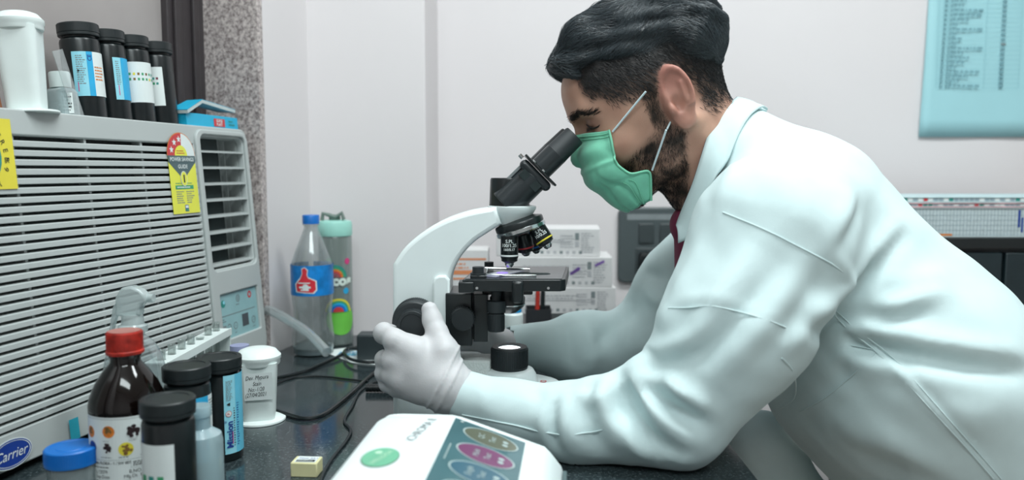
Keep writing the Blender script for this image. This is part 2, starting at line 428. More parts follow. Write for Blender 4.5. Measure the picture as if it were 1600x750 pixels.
# ============================================================ AIR CONDITIONER
ARot = (Matrix.Rotation(WA, 3, 'Z')@Matrix.Rotation(math.radians(-4.5), 3, 'X'))
AO = Vector((-.44, 1.415, .012))
AR = np.array(ARot)
def acl(px, py, y=0.0):
    r = AR.T@ray(px, py); c = AR.T@(C0-np.array(AO)); k = (y-c[1])/r[1]; q = c+r*k; return float(q[0]), float(q[2])
ac = thing('air_conditioner', 'cream window air conditioner with slatted grille standing along the left wall', 'air conditioner', tuple(AO), ARot)
AM = Matrix(((1, 0, 0, 0), (0, 0, 1, 0), (0, 1, 0, 0), (0, 0, 0, 1)))   # plate xy -> local xz (facing -y)
def aplate(y): return Matrix.Translation((0, y, 0))@Matrix(((1, 0, 0, 0), (0, 0, 1, 0), (0, 1, 0, 0), (0, 0, 0, 1)))
ZT = .397
plate('front_bezel', [rrect(-.70, 0, 0, ZT, .014), rrect(-.675, .036, -.1585, .3705, .002), rrect(-.146, .165, -.012, .384, .014)], .012, M['ac'], ac, aplate(.006), bev=.002)
mb = MB(); mb.box((-.70, .012, .001), (-.697, .056, ZT-.001)); mb.box((-.003, .012, .001), (0, .056, ZT-.001)); mb.box((-.70, .012, ZT-.003), (0, .056, ZT)); mb.box((-.70, .012, 0), (0, .056, .004)); mb.box((-.70, .053, 0), (0, .056, ZT))
mb.build('housing', M['ac'], ac)
mb = MB(); mb.box((-.69, .030, .02), (-.155, .034, .39)); mb.build('filter_backing', mat('filter_mesh', '59605f', .8, var=.3, scale=300), ac)
mb = MB(); mb.box((-.685, .0125, .3705), (-.155, .03, .372)); mb.build('grille_lip', M['ac'], ac)
# grille slats
pit = .01085; nsl = 30; me0 = None
for i in range(nsl):
    z = .366-pit*(i+.62)
    if me0 is None:
        mb = MB(); prof = [(-.001, -.0034), (-.001, .0020), (.001, .0034), (.013, .0052), (.0135, .0040), (.002, -.0040)]
        n = len(prof); vs = [(x, y, zz) for x in (-.672, -.1588) for y, zz in prof]
        mb.add(vs, [tuple(reversed(range(n))), tuple(range(n, 2*n))]+[(k, (k+1) % n, n+(k+1) % n, n+k) for k in range(n)])
        o = mb.build('slat', M['ac'], ac, smooth=False); o.location = (0, 0, z); me0 = o
    else:
        c = me0.copy(); COL.objects.link(c); c.location = (0, 0, z)
for i, x in enumerate((-.62, -.508, -.392, -.281)):
    mb = MB(); mb.box((x-.002, .004, .037), (x+.002, .018, .3695)); mb.build('grille_rib', M['ac'], ac)
# raised border round the vent, the vent box and its louvres
plate('vent_rim', [rrect(-.156, .012, -.006, .391, .016), rrect(-.149, .162, -.010, .387, .014), rrect(-.139, .048, -.018, .127, .004)], .006, M['ac'], ac, aplate(-.002), bev=.002)
mb = MB(); x0, x1, z0, z1 = -.146, -.012, .165, .384
mb.box((x0, .012, z0), (x0+.003, .05, z1)); mb.box((x1-.003, .012, z0), (x1, .05, z1)); mb.box((x0, .012, z1-.003), (x1, .05, z1)); mb.box((x0, .012, z0), (x1, .05, z0+.003)); mb.box((-.072, .049, z0), (x1, .051, z1))
mb.build('vent_duct', M['ac'], ac)
mb = MB(); mb.box((x0+.003, .018, z0+.003), (-.064, .048, z1-.003)); mb.build('vent_shade_block', M['acin'], ac)  # solid dark block painted as the shade inside the vent
for k in range(2):
    mb = MB(); mb.box((-.056+k*.018, .022, z0+.004), (-.0548+k*.018, .046, z1-.004)); mb.build('vertical_vane', M['ac'], ac)
lou = None
for k in range(8):
    z = .384-.0265*(k+1)
    if z < .172: break
    if lou is None:
        mb = MB(); prof = [(0, -.001), (0, .0012), (.0175, .0048), (.018, .0036)]
        vs = [(x, y, zz) for x in (x0+.001, x1-.002) for y, zz in prof]; n = 4
        mb.add(vs, [(3, 2, 1, 0), (4, 5, 6, 7)]+[(q, (q+1) % n, n+(q+1) % n, n+q) for q in range(n)])
        lou = mb.build('louvre', M['ac'], ac, smooth=False); lou.location = (0, 0, z)
    else:
        c = lou.copy(); COL.objects.link(c); c.location = (0, 0, z)
# control panel
fr = frame((0, -.0005, 0), (1, 0, 0), (0, 0, 1))
d = Decal(planar(fr)); cp = mat('control_panel_film', '8fb6ba', .3, var=.04)
mb = MB(); mb.box((-.1395, -.0006, .0475), (-.0175, .002, .1275)); pn = mb.build('control_panel', cp, ac)
d.rect(-.136, .088, -.028, .0892, M['grey'], 2)
d.disc(-.125, .109, .0062, M['teal'], 2); d.disc(-.123, .111, .003, M['lcyan'], 3)
d.disc(-.0795, .112, .0062, M['grey'], 2, inner=.75); d.disc(-.0795, .112, .003, M['grey'], 2, inner=.5); d.disc(-.042, .113, .006, M['redink'], 2, inner=.5)
for u in (-.113, -.094, -.036): d.disc(u, .068, .0062, M['grey'], 2, inner=.78)
d.rect(-.133, .060, -.122, .073, M['grey'], 2); d.rect(-.072, .062, -.052, .083, mat('display_window', '4b5257', .2), 2)
d.scrib(-.087, .1, -.072, .104, 1, M['grey']); d.scrib(-.135, .092, -.13, .096, 1, M['grey']); d.scrib(-.134, .078, -.12, .085, 2, M['grey'])
for u in (-.113, -.094, -.036): d.scrib(u-.004, .055, u+.005, .058, 1, M['grey']); d.text('-' if u < -.1 else '+', u, .068, .008, M['grey'], 2, center=True)
d.build('panel_print', pn)
# star rating sticker
fr = frame((0, -.0022, 0), (1, 0, 0), (0, 0, 1))
d = Decal(planar(fr)); X0, X1, Z0 = -.232, -.164, .262; xc = (X0+X1)/2; R = (X1-X0)/2; zc = .350
yl = mat('rating_label_yellow', 'dfe04c', .45, var=.03)
d.rect(X0, Z0, X1, zc, yl, 1); d.disc(xc, zc, R+.0012, M['orange'], 1, a0=0, a1=180); d.disc(xc, zc, R, M['redink'], 2, a0=85, a1=180); d.disc(xc, zc, R, M['paper'], 2, a0=0, a1=85)
d.rect(X0, zc-.010, X1, zc, M['grey'], 2); d.poly([(X0, zc-.010), (xc, zc-.037), (X1, zc-.010)], [(0, 1, 2)], mat('label_slate', '4c6266', .5), 2); d.rect(X0, zc-.010, X1, zc, mat('label_slate', '4c6266', .5), 3)
d.disc(xc-.001, zc, R*.46, yl, 3, a0=0, a1=180)
d.scrib(xc-.012, zc+.002, xc+.012, zc+.009, 2, M['redink'], 4)
for a in (160, 128, 98):
    cx, cz = xc+math.cos(math.radians(a))*R*.74, zc+math.sin(math.radians(a))*R*.74; pts = []
    for k in range(10):
        q = math.radians(90+36*k); rr = .0058 if k % 2 == 0 else .0025; pts.append((cx+rr*math.cos(q), cz+rr*math.sin(q)))
    d.poly([(cx, cz)]+pts, [(0, i, i % 10+1) for i in range(1, 11)], M['paper'], 3)
d.text('POWER SAVINGS', xc, zc-.0055, .0082, M['paper'], 4, center=True, bold=.015, sx=.95); d.text('GUIDE', xc, zc-.0165, .0082, M['paper'], 4, center=True, bold=.015)
d.disc(xc, zc-.035, .0085, M['paper'], 4, ry=.0115); d.disc(xc, zc-.035, .0075, yl, 5, ry=.0105); d.rect(xc-.0015, zc-.041, xc+.0015, zc-.029, M['ink'], 6)
d.scrib(X0+.012, Z0+.0445, X1-.012, Z0+.0475, 1, M['green'], 2); d.rect(X0+.011, Z0+.037, X1-.011, Z0+.043, M['green'], 2); d.scrib(X0+.015, Z0+.038, X1-.015, Z0+.042, 1, M['paper'], 3)
d.scrib(X0+.012, Z0+.015, xc-.001, Z0+.035, 6, M['grey']); d.scrib(xc+.003, Z0+.015, X1-.010, Z0+.035, 6, M['grey'])
d.rect(xc-.004, Z0+.003, xc+.005, Z0+.013, M['navy'], 2); d.rect(xc-.003, Z0+.008, xc+.004, Z0+.012, M['paper'], 3); d.rect(xc-.003, Z0+.004, xc+.004, Z0+.0065, M['green'], 3)
d.build('rating_sticker', ac)
d = Decal(planar(fr)); d.rect(-.60, .307, -.5145, .386, M['yellow'], 1); d.disc(-.5665, .343, .034, M['teal'], 2); d.disc(-.5665, .343, .031, M['green'], 3)
for k, ch in enumerate('ONE DEGREE.'):
    a = math.radians(118-k*13.5); d.text(ch, -.5665+.041*math.cos(a), .343+.041*math.sin(a), .009, M['ink'], 3, rot=math.degrees(a)-90, center=True)
for k, ch in enumerate('BY 6%.'):
    a = math.radians(-62+k*14); d.text(ch, -.5665+.041*math.cos(a), .343+.041*math.sin(a), .009, M['ink'], 3, rot=math.degrees(a)+90, center=True)
d.text('24', -.5665, .343, .03, M['yellow'], 4, center=True)
d.build('energy_sticker', ac)
d = Decal(planar(fr)); d.disc(-.5675, .0155, .0285, M['paper'], 1, ry=.0165); d.disc(-.5675, .0155, .0275, mat('badge_blue', '1d3c8f', .3), 2, ry=.0152); d.disc(-.5675, .0155, .026, M['paper'], 3, ry=.0138, inner=.96)
d.build('badge', ac); d = Decal(planar(fr)); d.text('Carrier', -.5675, .0155, .0155, M['paper'], 4, center=True, shear=.35, sx=.95); d.build('badge_lettering', ac); d = Decal(planar(fr)); d.rect(-.481, .000, -.4655, .026, mat('cyan_strip', '2aa3b8', .5), 1)
d.build('cyan_sticker', ac)

# ============================================================ THINGS ON THE AIR CONDITIONER
def on_ac(px, y, ref=178): x, _ = acl(px, ref, y); return AO+ARot@Vector((x, y, ZT))
def facing(loc): return math.atan2(-loc[1], -loc[0])
def local_facing(loc, rot):
    v = rot.inverted()@Vector((-loc[0], -loc[1], 0)); return math.atan2(v.y, v.x)
clear = clear_mat('clear_plastic', 'c8d4d6', .12)
milky = clear_mat('milky_plastic', 'cfdcdc', .5, .15)
def strip_bottle(loc, label, group=None, rot=None, h=.122, r=.0243, labels=()):
    rot = rot or Matrix.Identity(3)
    t = thing('strip_bottle', label, 'bottle', loc, rot, group)
    mb = MB(); mb.lathe([(r-.002, 0), (r-.0005, .0012), (r, .004), (r, h-.024), (r-.0008, h-.021), (r-.004, h-.0185), (r-.004, h-.004)], 48); mb.build('body', M['blackp'], t)
    R = r+.0012
    prof = [(R-.0012, h-.0165), (R-.0004, h-.0158), (R-.0004, h-.0125), (R-.0008, h-.0122), (R, h-.0118), (R, h-.0012), (R-.001, h), (r*.82, h), (r*.8, h-.0009), (r*.5, h-.0009), (0, h-.0009)]
    mb = MB(); mb.lathe(prof, 56); mb.build('cap', M['blackcap'], t)
    ph = local_facing(loc, rot)
    for fn in labels:
        d = Decal(cylmap(r, ph)); fn(d, r); d.build('label', t)
    return t
def lab_front(d, r):
    d.rect(-.050, .006, .004, .083, M['paper'], 1, 14)
    for k in range(7):
        u = -.006-.0115*k*.8; d.rect(u-.0022-.0035, .045, u+.0035-.0035, .053, (M['green'], M['teal'], M['green'], M['brown'], M['yellow'], M['teal'], M['green'])[k], 2); d.rect(u-.0057, .034, u, .042, (M['maroon'], M['brown'], M['orange'], M['maroon'], M['teal'], M['brown'], M['brown'])[k], 2)
    d.scrib(-.03, .0425, .003, .0445, 1, M['grey'], 2, wl=.002, h=.25); d.rect(-.045, .031, .003, .0313, M['grey'], 2, 8)
def lab_blue(d, r):
    d.rect(-.005, .02, .030, .094, M['lcyan'], 1, 12); d.rect(.008, .02, .024, .094, M['cyan'], 2, 6); d.rect(.024, .02, .06, .094, M['paper'], 2, 8)
    d.text('CE', .0155, .083, .008, M['navy'], 3, rot=90, center=True, bold=.02); d.text('Mission', .0165, .05, .008, M['navy'], 3, rot=90, center=True, bold=.03)
    d.scrib(.025, .07, .055, .09, 6, M['grey'], 3); d.scrib(-.003, .04, .007, .09, 14, M['grey'], 2)
def lab_mission(d, r):
    d.rect(.0035, .010, .060, .103, M['lcyan'], 1, 16); d.rect(.0175, .010, .045, .103, mat('aqua_ink', '64bdd9', .5), 2, 8)
    d.text('Mission', .0095, .033, .0105, M['navy'], 3, rot=90, center=True, bold=.03); d.text('®', .006, .047, .004, M['navy'], 3, rot=90)
    d.rect(.0125, .021, .0132, .036, M['pink'], 4); d.scrib(.0145, .018, .0165, .065, 16, M['ink'], 3, wl=.002); d.scrib(.019, .018, .0225, .07, 18, M['navy'], 3)
    d.disc(.0085, .058, .0035, M['paper'], 3); d.text('P', .0085, .058, .005, M['redink'], 4, rot=90, center=True); d.disc(.0085, .058, .0035, M['redink'], 4, inner=.88)
    d.poly([(.0105, .067), (.0105, .071), (.0065, .0695), (.0075, .068)], [(0, 1, 2, 3)], M['ink'], 3); d.scrib(.006, .073, .014, .097, 16, M['grey'], 3)
def lab_ac1(d, r):
    d.rect(-.0115, .03, .034, .088, M['lcyan'], 1, 12); d.rect(.006, .03, .0135, .088, M['cyan'], 2, 6); d.rect(.0135, .03, .04, .088, M['paper'], 2, 6)
    d.scrib(-.007, .045, .004, .084, 14, M['grey'], 2); d.rect(-.007, .036, -.006, .048, M['pink'], 2); d.text('CE', .0095, .08, .007, M['navy'], 3, rot=90, center=True, bold=.02); d.scrib(.015, .05, .03, .07, 5, M['orange'], 3)
    d.poly([(-.006, .061), (-.003, .063), (-.006, .065)], [(0, 1, 2)], M['ink'], 3)
def lab_ac2(d, r):
    d.rect(.006, .03, .05, .088, M['lcyan'], 1, 12); d.rect(.017, .03, .05, .088, M['cyan'], 2, 6); d.scrib(.009, .05, .0155, .084, 12, M['grey'], 2); d.rect(.0105, .036, .0115, .05, M['pink'], 2)
def lab_ac3(d, r):
    d.rect(-.023, .03, .05, .088, M['paper'], 1, 16)
    for k in range(12):
        u = -.018+.0058*k; c = (M['yellow'], M['brown'], M['green'], M['yellow'], M['brown'], M['green'], M['brown'], M['green'], M['teal'], M['green'], M['teal'], M['green'])
        d.rect(u, .069, u+.003, .0725, c[k], 2); d.rect(u, .0615, u+.003, .065, c[(k*5+1) % 12], 2)
def lab_ac4(d, r):
    d.rect(-.05, .03, .008, .088, M['paper'], 1, 16)
    for k in range(9):
        u = -.036+.005*k; c = (M['green'], M['brown'], M['teal'], M['green'], M['maroon'], M['teal'], M['brown'], M['teal'], M['maroon'])
        d.rect(u-.006, .069, u-.003, .0725, c[k], 2); d.rect(u-.006, .0615, u-.003, .065, c[(k*4+2) % 9], 2)
gb = 'black test strip bottles'
for px, y, ref, lb, fn in ((137, .030, 180, 'black test strip bottle with blue and white label, leftmost on the air conditioner', lab_ac1),
    (178, .032, 184, 'black strip bottle on the air conditioner showing a narrow blue label, second from left', lab_ac2),
    (216, .030, 187, 'third black strip bottle on the air conditioner, white colour chart label', lab_ac3),
    (253, .032, 190, 'black strip bottle on the air conditioner nearest the blue carton', lab_ac4)):
    strip_bottle(tuple(on_ac(px, y, ref)), lb, gb, ARot, labels=(fn,), h=.127, r=.0262 if px == 148 else .0243)
def coplin(loc, label, rot=None, h=.108, writing=False, yaw=0, w=.0225):
    rot = (rot or Matrix.Identity(3))@Matrix.Rotation(yaw, 3, 'Z')
    t = thing('staining_jar', label, 'jar', loc, rot, 'white staining jars')
    mb = MB(); mb.lathe([(.034, 0), (.0345, .001), (.034, .003), (.026, .0045)], 40); mb.lathe([(w*.82, .004), (w*.84, .008), (w*1.0, h-.024), (w*1.02, h-.018)], 48, pw=6); mb.build('body', M['whitep'], t)
    R = .0300 if writing else .0285
    mb = MB(); mb.lathe([(R-.002, h-.022), (R-.001, h-.020), (R-.001, h-.016), (R, h-.0145), (R, h-.010), (R-.002, h-.008), (R-.006, h-.003), (R-.012, h-.0006), (R*.3, h+.0004), (0, h+.0005)], 48); mb.build('lid', M['whitep'], t)
    if writing:
        fr_ = frame((0, -w*.97, 0), (1, 0, .0), (0, -.06, 1)); d = Decal(planar(fr_))
        d.rect(-.017, .035, .019, .072, M['paper'], 1)
        for s_, u, v in (('Dev. Mypura', -.015, .063), ('Stain', -.006, .055), ('No:-1/20', -.012, .047), ('(27/04/2021', -.016, .0395)): d.text(s_, u, v, .0078, M['ink'], 3, sx=.72, shear=.3, rot=3)
        d.build('handwritten_label', t)
    return t
coplin(tuple(on_ac(43, .020, 169)), 'white staining jar with domed lid at left end on the air conditioner', ARot, h=.121, yaw=math.radians(-78.5+14), w=.0225)
p = T(406, 656); p[2] = 0
coplin(tuple(p), 'white staining jar with handwritten label standing on the black table', None, h=.100, writing=True, yaw=math.radians(14), w=.0250)
# small clear bottle, clear acrylic card, brown thing at frame edge
L = on_ac(99, .024, 174); t = thing('reagent_bottle', 'small translucent square bottle with white cap between white jar and black bottles', 'bottle', tuple(L), ARot)
mb = MB(); mb.lathe([(.014, 0), (.0155, .002), (.0155, .032), (.013, .036), (.009, .038), (.009, .041)], 32, pw=5); mb.build('body', clear_mat('bottle_translucent', 'b4c6c8', .55), t)
mb = MB(); mb.lathe([(.0125, .038), (.0125, .056), (.0115, .058), (0, .058)], 32); mb.build('cap', M['whitep'], t)
ph = local_facing(L, ARot); fm = frame((.0158*math.cos(ph), .0158*math.sin(ph), 0), (-math.sin(ph), math.cos(ph), 0), (0, 0, 1)); d = Decal(planar(fm)); d.rect(-.001, .004, .012, .03, M['paper'], 1); d.scrib(0, .006, .011, .027, 5, M['ink'], 2); d.build('label', t)
L = on_ac(124, .006, 178); t = thing('acrylic_card_stand', 'clear bent acrylic card leaning beside the first black bottle', 'card stand', tuple(L), ARot)
mb = MB(); Mx = Matrix.Rotation(math.radians(-17), 4, 'Y'); mb.box((-.009, 0, 0), (.009, .0012, .085), M=Mx); mb.box((-.014, -.004, 0), (.016, .012, .0012)); mb.build('sheet', clear_mat('acrylic', 'dfe6e6', .1, .02), t)
L = on_ac(-2, .03, 160); t = thing('wooden_block', 'brown wooden strip at left edge behind white staining jar', 'block', tuple(L), ARot); 
mb = MB(); mb.box((-.02, 0, 0), (.006, .012, .04), M=Matrix.Rotation(math.radians(-8), 4, 'Y')); mb.build('block', mat('brown_wood', '7a4a2c', .6, var=.2), t, bevel=.001)
# blue carton with its open flap
xa, _ = acl(292, 190, .004); xb, _ = acl(372, 198, .004)
t = thing('blue_carton', 'small bright blue carton with open flap on right end of the air conditioner', 'box', tuple(AO+ARot@Vector((xa, .004, ZT))), ARot)
LW = xb-xa; cb = mat('carton_blue', '19a9cf', .45, var=.04)
mb = MB(); mb.box((0, 0, 0), (LW, .045, .022)); mb.build('box', cb, t, bevel=.0008)
mb = MB(); mb.add([(.002, -.004, .022), (LW-.012, -.004, .024), (LW-.012, .032, .044), (.050, .030, .047), (-.004, .016, .036)], [(0, 1, 2, 3, 4)])
mb = MB()
A = [(-.004, -.006, .025), (.045, -.002, .045), (.052, .03, .047), (.0, .03, .028)]; B = [(.045, -.002, .045), (LW-.004, .0, .036), (LW-.002, .034, .040), (.052, .03, .047)]
for q in (A, B):
    q2 = [(x, y, z-.0055) for x, y, z in q]; mb.add(q+q2, [(0, 1, 2, 3), (7, 6, 5, 4), (0, 4, 5, 1), (1, 5, 6, 2), (2, 6, 7, 3), (3, 7, 4, 0)])
mb.build('flap', mat('carton_card', 'b9c6c6', .6), t, smooth=False)
mb = MB(); 
for q in (A, B): mb.add([(x, y, z+.0006) for x, y, z in q]+[(x, y, z-.0006) for x, y, z in q], [(0, 1, 2, 3), (7, 6, 5, 4), (0, 4, 5, 1), (1, 5, 6, 2), (2, 6, 7, 3), (3, 7, 4, 0)])
mb.build('flap_print', cb, t, smooth=False)
d = Decal(planar(frame((0, -.0003, 0), (1, 0, 0), (0, 0, 1)))); d.rect(LW*.50, .004, LW*.72, .017, M['redink'], 1); d.text('SURGI', LW*.61, .0135, .0065, M['paper'], 2, center=True, bold=.02); d.text('PLAST', LW*.61, .0075, .0065, M['paper'], 2, center=True, bold=.02)
d.scrib(LW*.8, .006, LW*.94, .017, 2, M['teal'], 1); d.build('print', t)

# ============================================================ BOTTLES ON THE TABLE
def at(px, Y): p = P(px, 400, Y); return (float(p[0]), float(Y), 0.0)
strip_bottle(at(253, .752), 'front black strip bottle with white colour chart label beside the amber bottle', gb, labels=(lab_front,))
strip_bottle(at(285, .862), 'black strip bottle with bright blue label standing behind the squeeze bottle', gb, labels=(lab_blue,), h=.127)
strip_bottle(at(337, .925), 'tall black strip bottle with pale blue label beside the white staining jar', gb, labels=(lab_mission,), h=.122)
# amber bottle
L = at(189, .822); t = thing('amber_bottle', 'large dark amber bottle with red screw cap and white picture label', 'bottle', L)
amb = mat('amber_glass', '0b0605', .08, var=.1)
mb = MB(); mb.lathe([(.034, 0), (.0365, .003), (.0372, .008), (.0372, .094), (.0372, .098), (.0355, .106), (.030, .119), (.0225, .131), (.0165, .138), (.0148, .141), (.0148, .146), (.0160, .1465), (.0160, .149), (.0142, .150)], 64); mb.build('body', amb, t)
mb = MB(); 
pr = [(.0182, .1492), (.0186, .1500), (.0186, .1525), (.0172, .1535), (.0172, .1715), (.0165, .1728), (.0152, .1728), (.0150, .1718), (0, .1718)]
mb.lathe(pr, 60)
for k in range(60):
    a = 2*math.pi*k/60; c, s_ = math.cos(a), math.sin(a); mb.box((.0170, -.0004, .154), (.0178, .0004, .1712), M=Matrix.Rotation(a, 4, 'Z'))
mb.build('cap', M['red'], t)
mb = MB(); mb.lathe([(.0156, .1729), (.0156, .1732), (0, .1732)], 40); mb.build('cap_top', mat('pale_red', 'a06e66', .7, var=.1), t)  # cap top in a paler red than its side
d = Decal(cylmap(.0372, facing(L)))
d.rect(-.052, .004, .05, .0915, M['paper'], 1, 30)
d.rect(-.05, .0895, .05, .0899, M['grey'], 2, 30)
def spec(u, v, r, a, b, n=9):
    d.disc(u, v, r, a, 2); 
    for k in range(n): q = random.uniform(0, 6.28); rr = r*random.uniform(.1, .72); d.disc(u+rr*math.cos(q), v+rr*math.sin(q), r*random.uniform(.16, .32), b, 3, n=9)
spec(-.019, .077, .0062, M['orange'], M['brown']); spec(.0045, .0765, .0074, M['paper'], M['darkbrown'], 26); spec(-.042, .075, .006, M['orange'], M['brown'])
spec(-.0215, .060, .0058, M['paper'], M['darkbrown'], 22); spec(-.003, .0585, .007, M['yellow'], M['brown'], 9); spec(.018, .0605, .0072, M['orange'], M['darkbrown'], 14); spec(-.040, .060, .006, M['navy'], M['navy'])
for u in (-.021, .004): d.scrib(u-.004, .0665, u+.005, .068, 1, M['grey'], 2)
for u in (-.022, -.004, .016): d.scrib(u-.006, .0495, u+.007, .0515, 1, M['grey'], 2)
d.rect(-.05, .0475, .05, .0478, M['grey'], 2, 24)
d.text('Image, FLORA - 1 / SW 007', -.040, .0432, .0040, M['ink'], 2, sx=.9, bold=.02); d.scrib(-.040, .039, -.012, .041, 1, M['ink'], 2)
d.rect(.001, .0385, .0012, .046, M['grey'], 2); d.rect(.001, .0385, .03, .0387, M['grey'], 2, 6); d.scrib(.003, .040, .03, .0455, 3, M['ink'], 2)
d.text('B.NO. 80270', -.001, .0332, .0052, M['ink'], 2, sx=.9); d.text('L:12079', -.036, .0335, .0050, M['ink'], 2, sx=.9)
d.text('Mfg.Dt. 10/20', -.006, .0285, .0050, M['ink'], 2, sx=.9); d.text('Exp.Date', -.036, .0285, .0050, M['ink'], 2, sx=.9); d.scrib(-.036, .0195, .028, .0265, 2, M['ink'], 2, h=.6)
d.rect(-.05, .0175, .05, .0179, M['ink'], 2, 24); d.text('PRIVATE LIMITED', -.034, .0112, .0058, M['ink'], 2, bold=.02); d.scrib(.020, .010, .03, .015, 2, M['ink'])
d.build('label', t)
# blue lid jar
L = at(97, .79); t = thing('sample_jar', 'clear sample jar with wide blue screw lid in front of the air conditioner', 'jar', L)
mb = MB(); mb.lathe([(.021, 0), (.0225, .002), (.0235, .046)], 48); mb.lathe([(.0222, .0015), (.0228, .045)], 48); mb.build('body', clear_mat('jar_plastic', 'a9b6b8', .45, .12), t)
mb = MB(); mb.lathe([(.0252, .044), (.0255, .045), (.0250, .047), (.0250, .0595), (.0240, .0605), (.021, .0605), (.0205, .0598), (.0145, .0598), (.014, .0604), (0, .0604)], 60)
for k in range(72): mb.box((.0247, -.0004, .047), (.0255, .0004, .059), M=Matrix.Rotation(2*math.pi*k/72, 4, 'Z'))
mb.build('lid', M['blue'], t)
mb = MB(); mb.lathe([(.0218, .002), (.0222, .036), (0, .037)], 40); mb.build('contents', mat('white_granules', 'a9b5b4', .8, var=.25, scale=400), t)
# squeeze bottle with pale liquid
L = at(303, .800); t = thing('squeeze_bottle', 'translucent squeeze bottle half full of pale liquid behind the front black bottle', 'bottle', L)
sq = clear_mat('squeeze_plastic', 'b3cdd3', .62, .18)
mb = MB(); mb.lathe([(.020, 0), (.0218, .002), (.0222, .006), (.0222, .062), (.0205, .070), (.014, .0745), (.0105, .0765), (.0105, .088), (.0115, .089), (.0118, .098), (.0108, .100), (0, .100)], 44); mb.build('body', sq, t)
mb = MB(); mb.lathe([(.0192, .002), (.0208, .004), (.0208, .046), (0, .046)], 40); mb.build('liquid', clear_mat('pale_liquid', '8fb9c2', .55), t)
# square bottle with dark blue liquid
L = at(370, 1.105); t = thing('dye_bottle', 'translucent square bottle with dark blue liquid between black bottle and white staining jar', 'bottle', L)
mb = MB(); mb.lathe([(.018, 0), (.0205, .002), (.0205, .066), (.017, .073), (.012, .078), (.010, .079)], 44, pw=5); mb.build('body', clear_mat('dye_plastic', '9fb2c0', .35, .12), t)
mb = MB(); mb.lathe([(.0190, .002), (.0195, .004), (.0195, .036), (0, .036)], 40, pw=5); mb.build('liquid', mat('blue_dye', '2c3e48', .3), t)
mb = MB(); mb.lathe([(.0130, .0795), (.0130, .095), (0, .096)], 30); mb.build('cap', mat('lilac_cap', '9298b8', .4), t)
# spray bottle
L = at(203, .925); t = thing('spray_bottle', 'clear spray bottle with translucent trigger head behind the amber bottle', 'bottle', L)
mb = MB(); mb.lathe([(.030, 0), (.034, .003), (.034, .105), (.031, .122), (.022, .138), (.013, .146), (.013, .150)], 48); mb.build('body', clear, t)
mb = MB(); mb.lathe([(.0155, .1505), (.016, .152), (.016, .158), (.0125, .160), (.0115, .172)], 32); mb.build('collar', milky, t)
side = [(-.017, .170), (-.016, .192), (-.009, .2035), (.003, .2055), (.013, .201), (.0195, .194), (.0205, .187), (.014, .184), (.0115, .178), (.0115, .170)]
mb = MB(); Mx = frame((0, .008, 0), (1, 0, 0), (0, 0, 1)); mb.prism(side, 0, .016, M=Mx); mb.build('spray_head', milky, t, bevel=.003, bseg=3)
mb = MB(); mb.prism([(-.013, .192), (-.021, .180), (-.027, .150), (-.024, .149), (-.018, .168), (-.011, .184)], 0, .008, M=frame((0, .004, 0), (1, 0, 0), (0, 0, 1))); mb.build('trigger', milky, t, bevel=.001)
mb = MB(); mb.cyl((.019, 0, .1905), (.026, 0, .1905), .0052); mb.build('nozzle', milky, t)
# test tube rack between air conditioner and bottles
p0, p1 = P(350, 505, 1.19), P(180, 625, .935)
Y0, Y1 = .99, 1.21
A = Vector(P(243, 583, Y0)); B = Vector(P(345, 519, Y1)); A.z = B.z = .098
dx = (B-A); Lr = dx.length; ex = dx.normalized(); Mr = Matrix.Rotation(math.atan2(ex.y, ex.x), 3, 'Z')
t = thing('test_tube_rack', 'white plastic test tube rack along the foot of the air conditioner', 'rack', (A.x, A.y, 0), Mr)
holes = []
for i in range(7):
    for j in range(1):
        cx, cy = .018+i*(Lr-.036)/6, .0; holes.append([(cx+.0062*math.cos(a), cy+.0062*math.sin(a)) for a in [2*math.pi*k/14 for k in range(14)]])
plate('top_plate', [rrect(0, -.016, Lr, .014, .002)]+holes, .003, M['whitep'], t, Matrix.Translation((0, 0, .096)), bev=.0005)
mb = MB(); mb.box((0, -.017, .088), (Lr, -.0150, .0985)); mb.build('front_rail', M['whitep'], t)
mb = MB(); mb.box((.0, -.015, 0), (Lr, .013, .002)); mb.build('bottom_plate', M['whitep'], t)
for x in (0, Lr-.003): mb = MB(); mb.box((x, -.015, .002), (x+.003, .013, .0945)); mb.build('end_panel', M['whitep'], t)
gl = clear_mat('tube_glass', 'd2d8d6', .1, .03)
for i, pos in enumerate(('leftmost, beside the spray bottle', 'second from left', 'third from left', 'middle', 'third from right', 'second from right', 'rightmost, by the control panel')):
    q = Mr@Vector((.018+i*(Lr-.036)/6, 0, 0))+Vector((A.x, A.y, .0025))
    t = thing('test_tube', 'clear glass tube standing in the white rack, %s' % pos, 'tube', tuple(q), group='tubes in the white rack')
    hh = .108 if i != 4 else .098
    mb = MB(); mb.lathe([(0, 0), (.003, .0008), (.0048, .004), (.0052, .008), (.0052, hh-.002), (.0062, hh-.001), (.006, hh), (.0046, hh), (.0046, .01), (0, .006)], 20); mb.build('glass', gl, t)
    if i in (2, 4): mb = MB(); mb.lathe([(0, .0065), (.0044, .010), (.0044, .030), (0, .030)], 16); mb.build('residue', mat('red_residue', '8a4a40', .5), t)
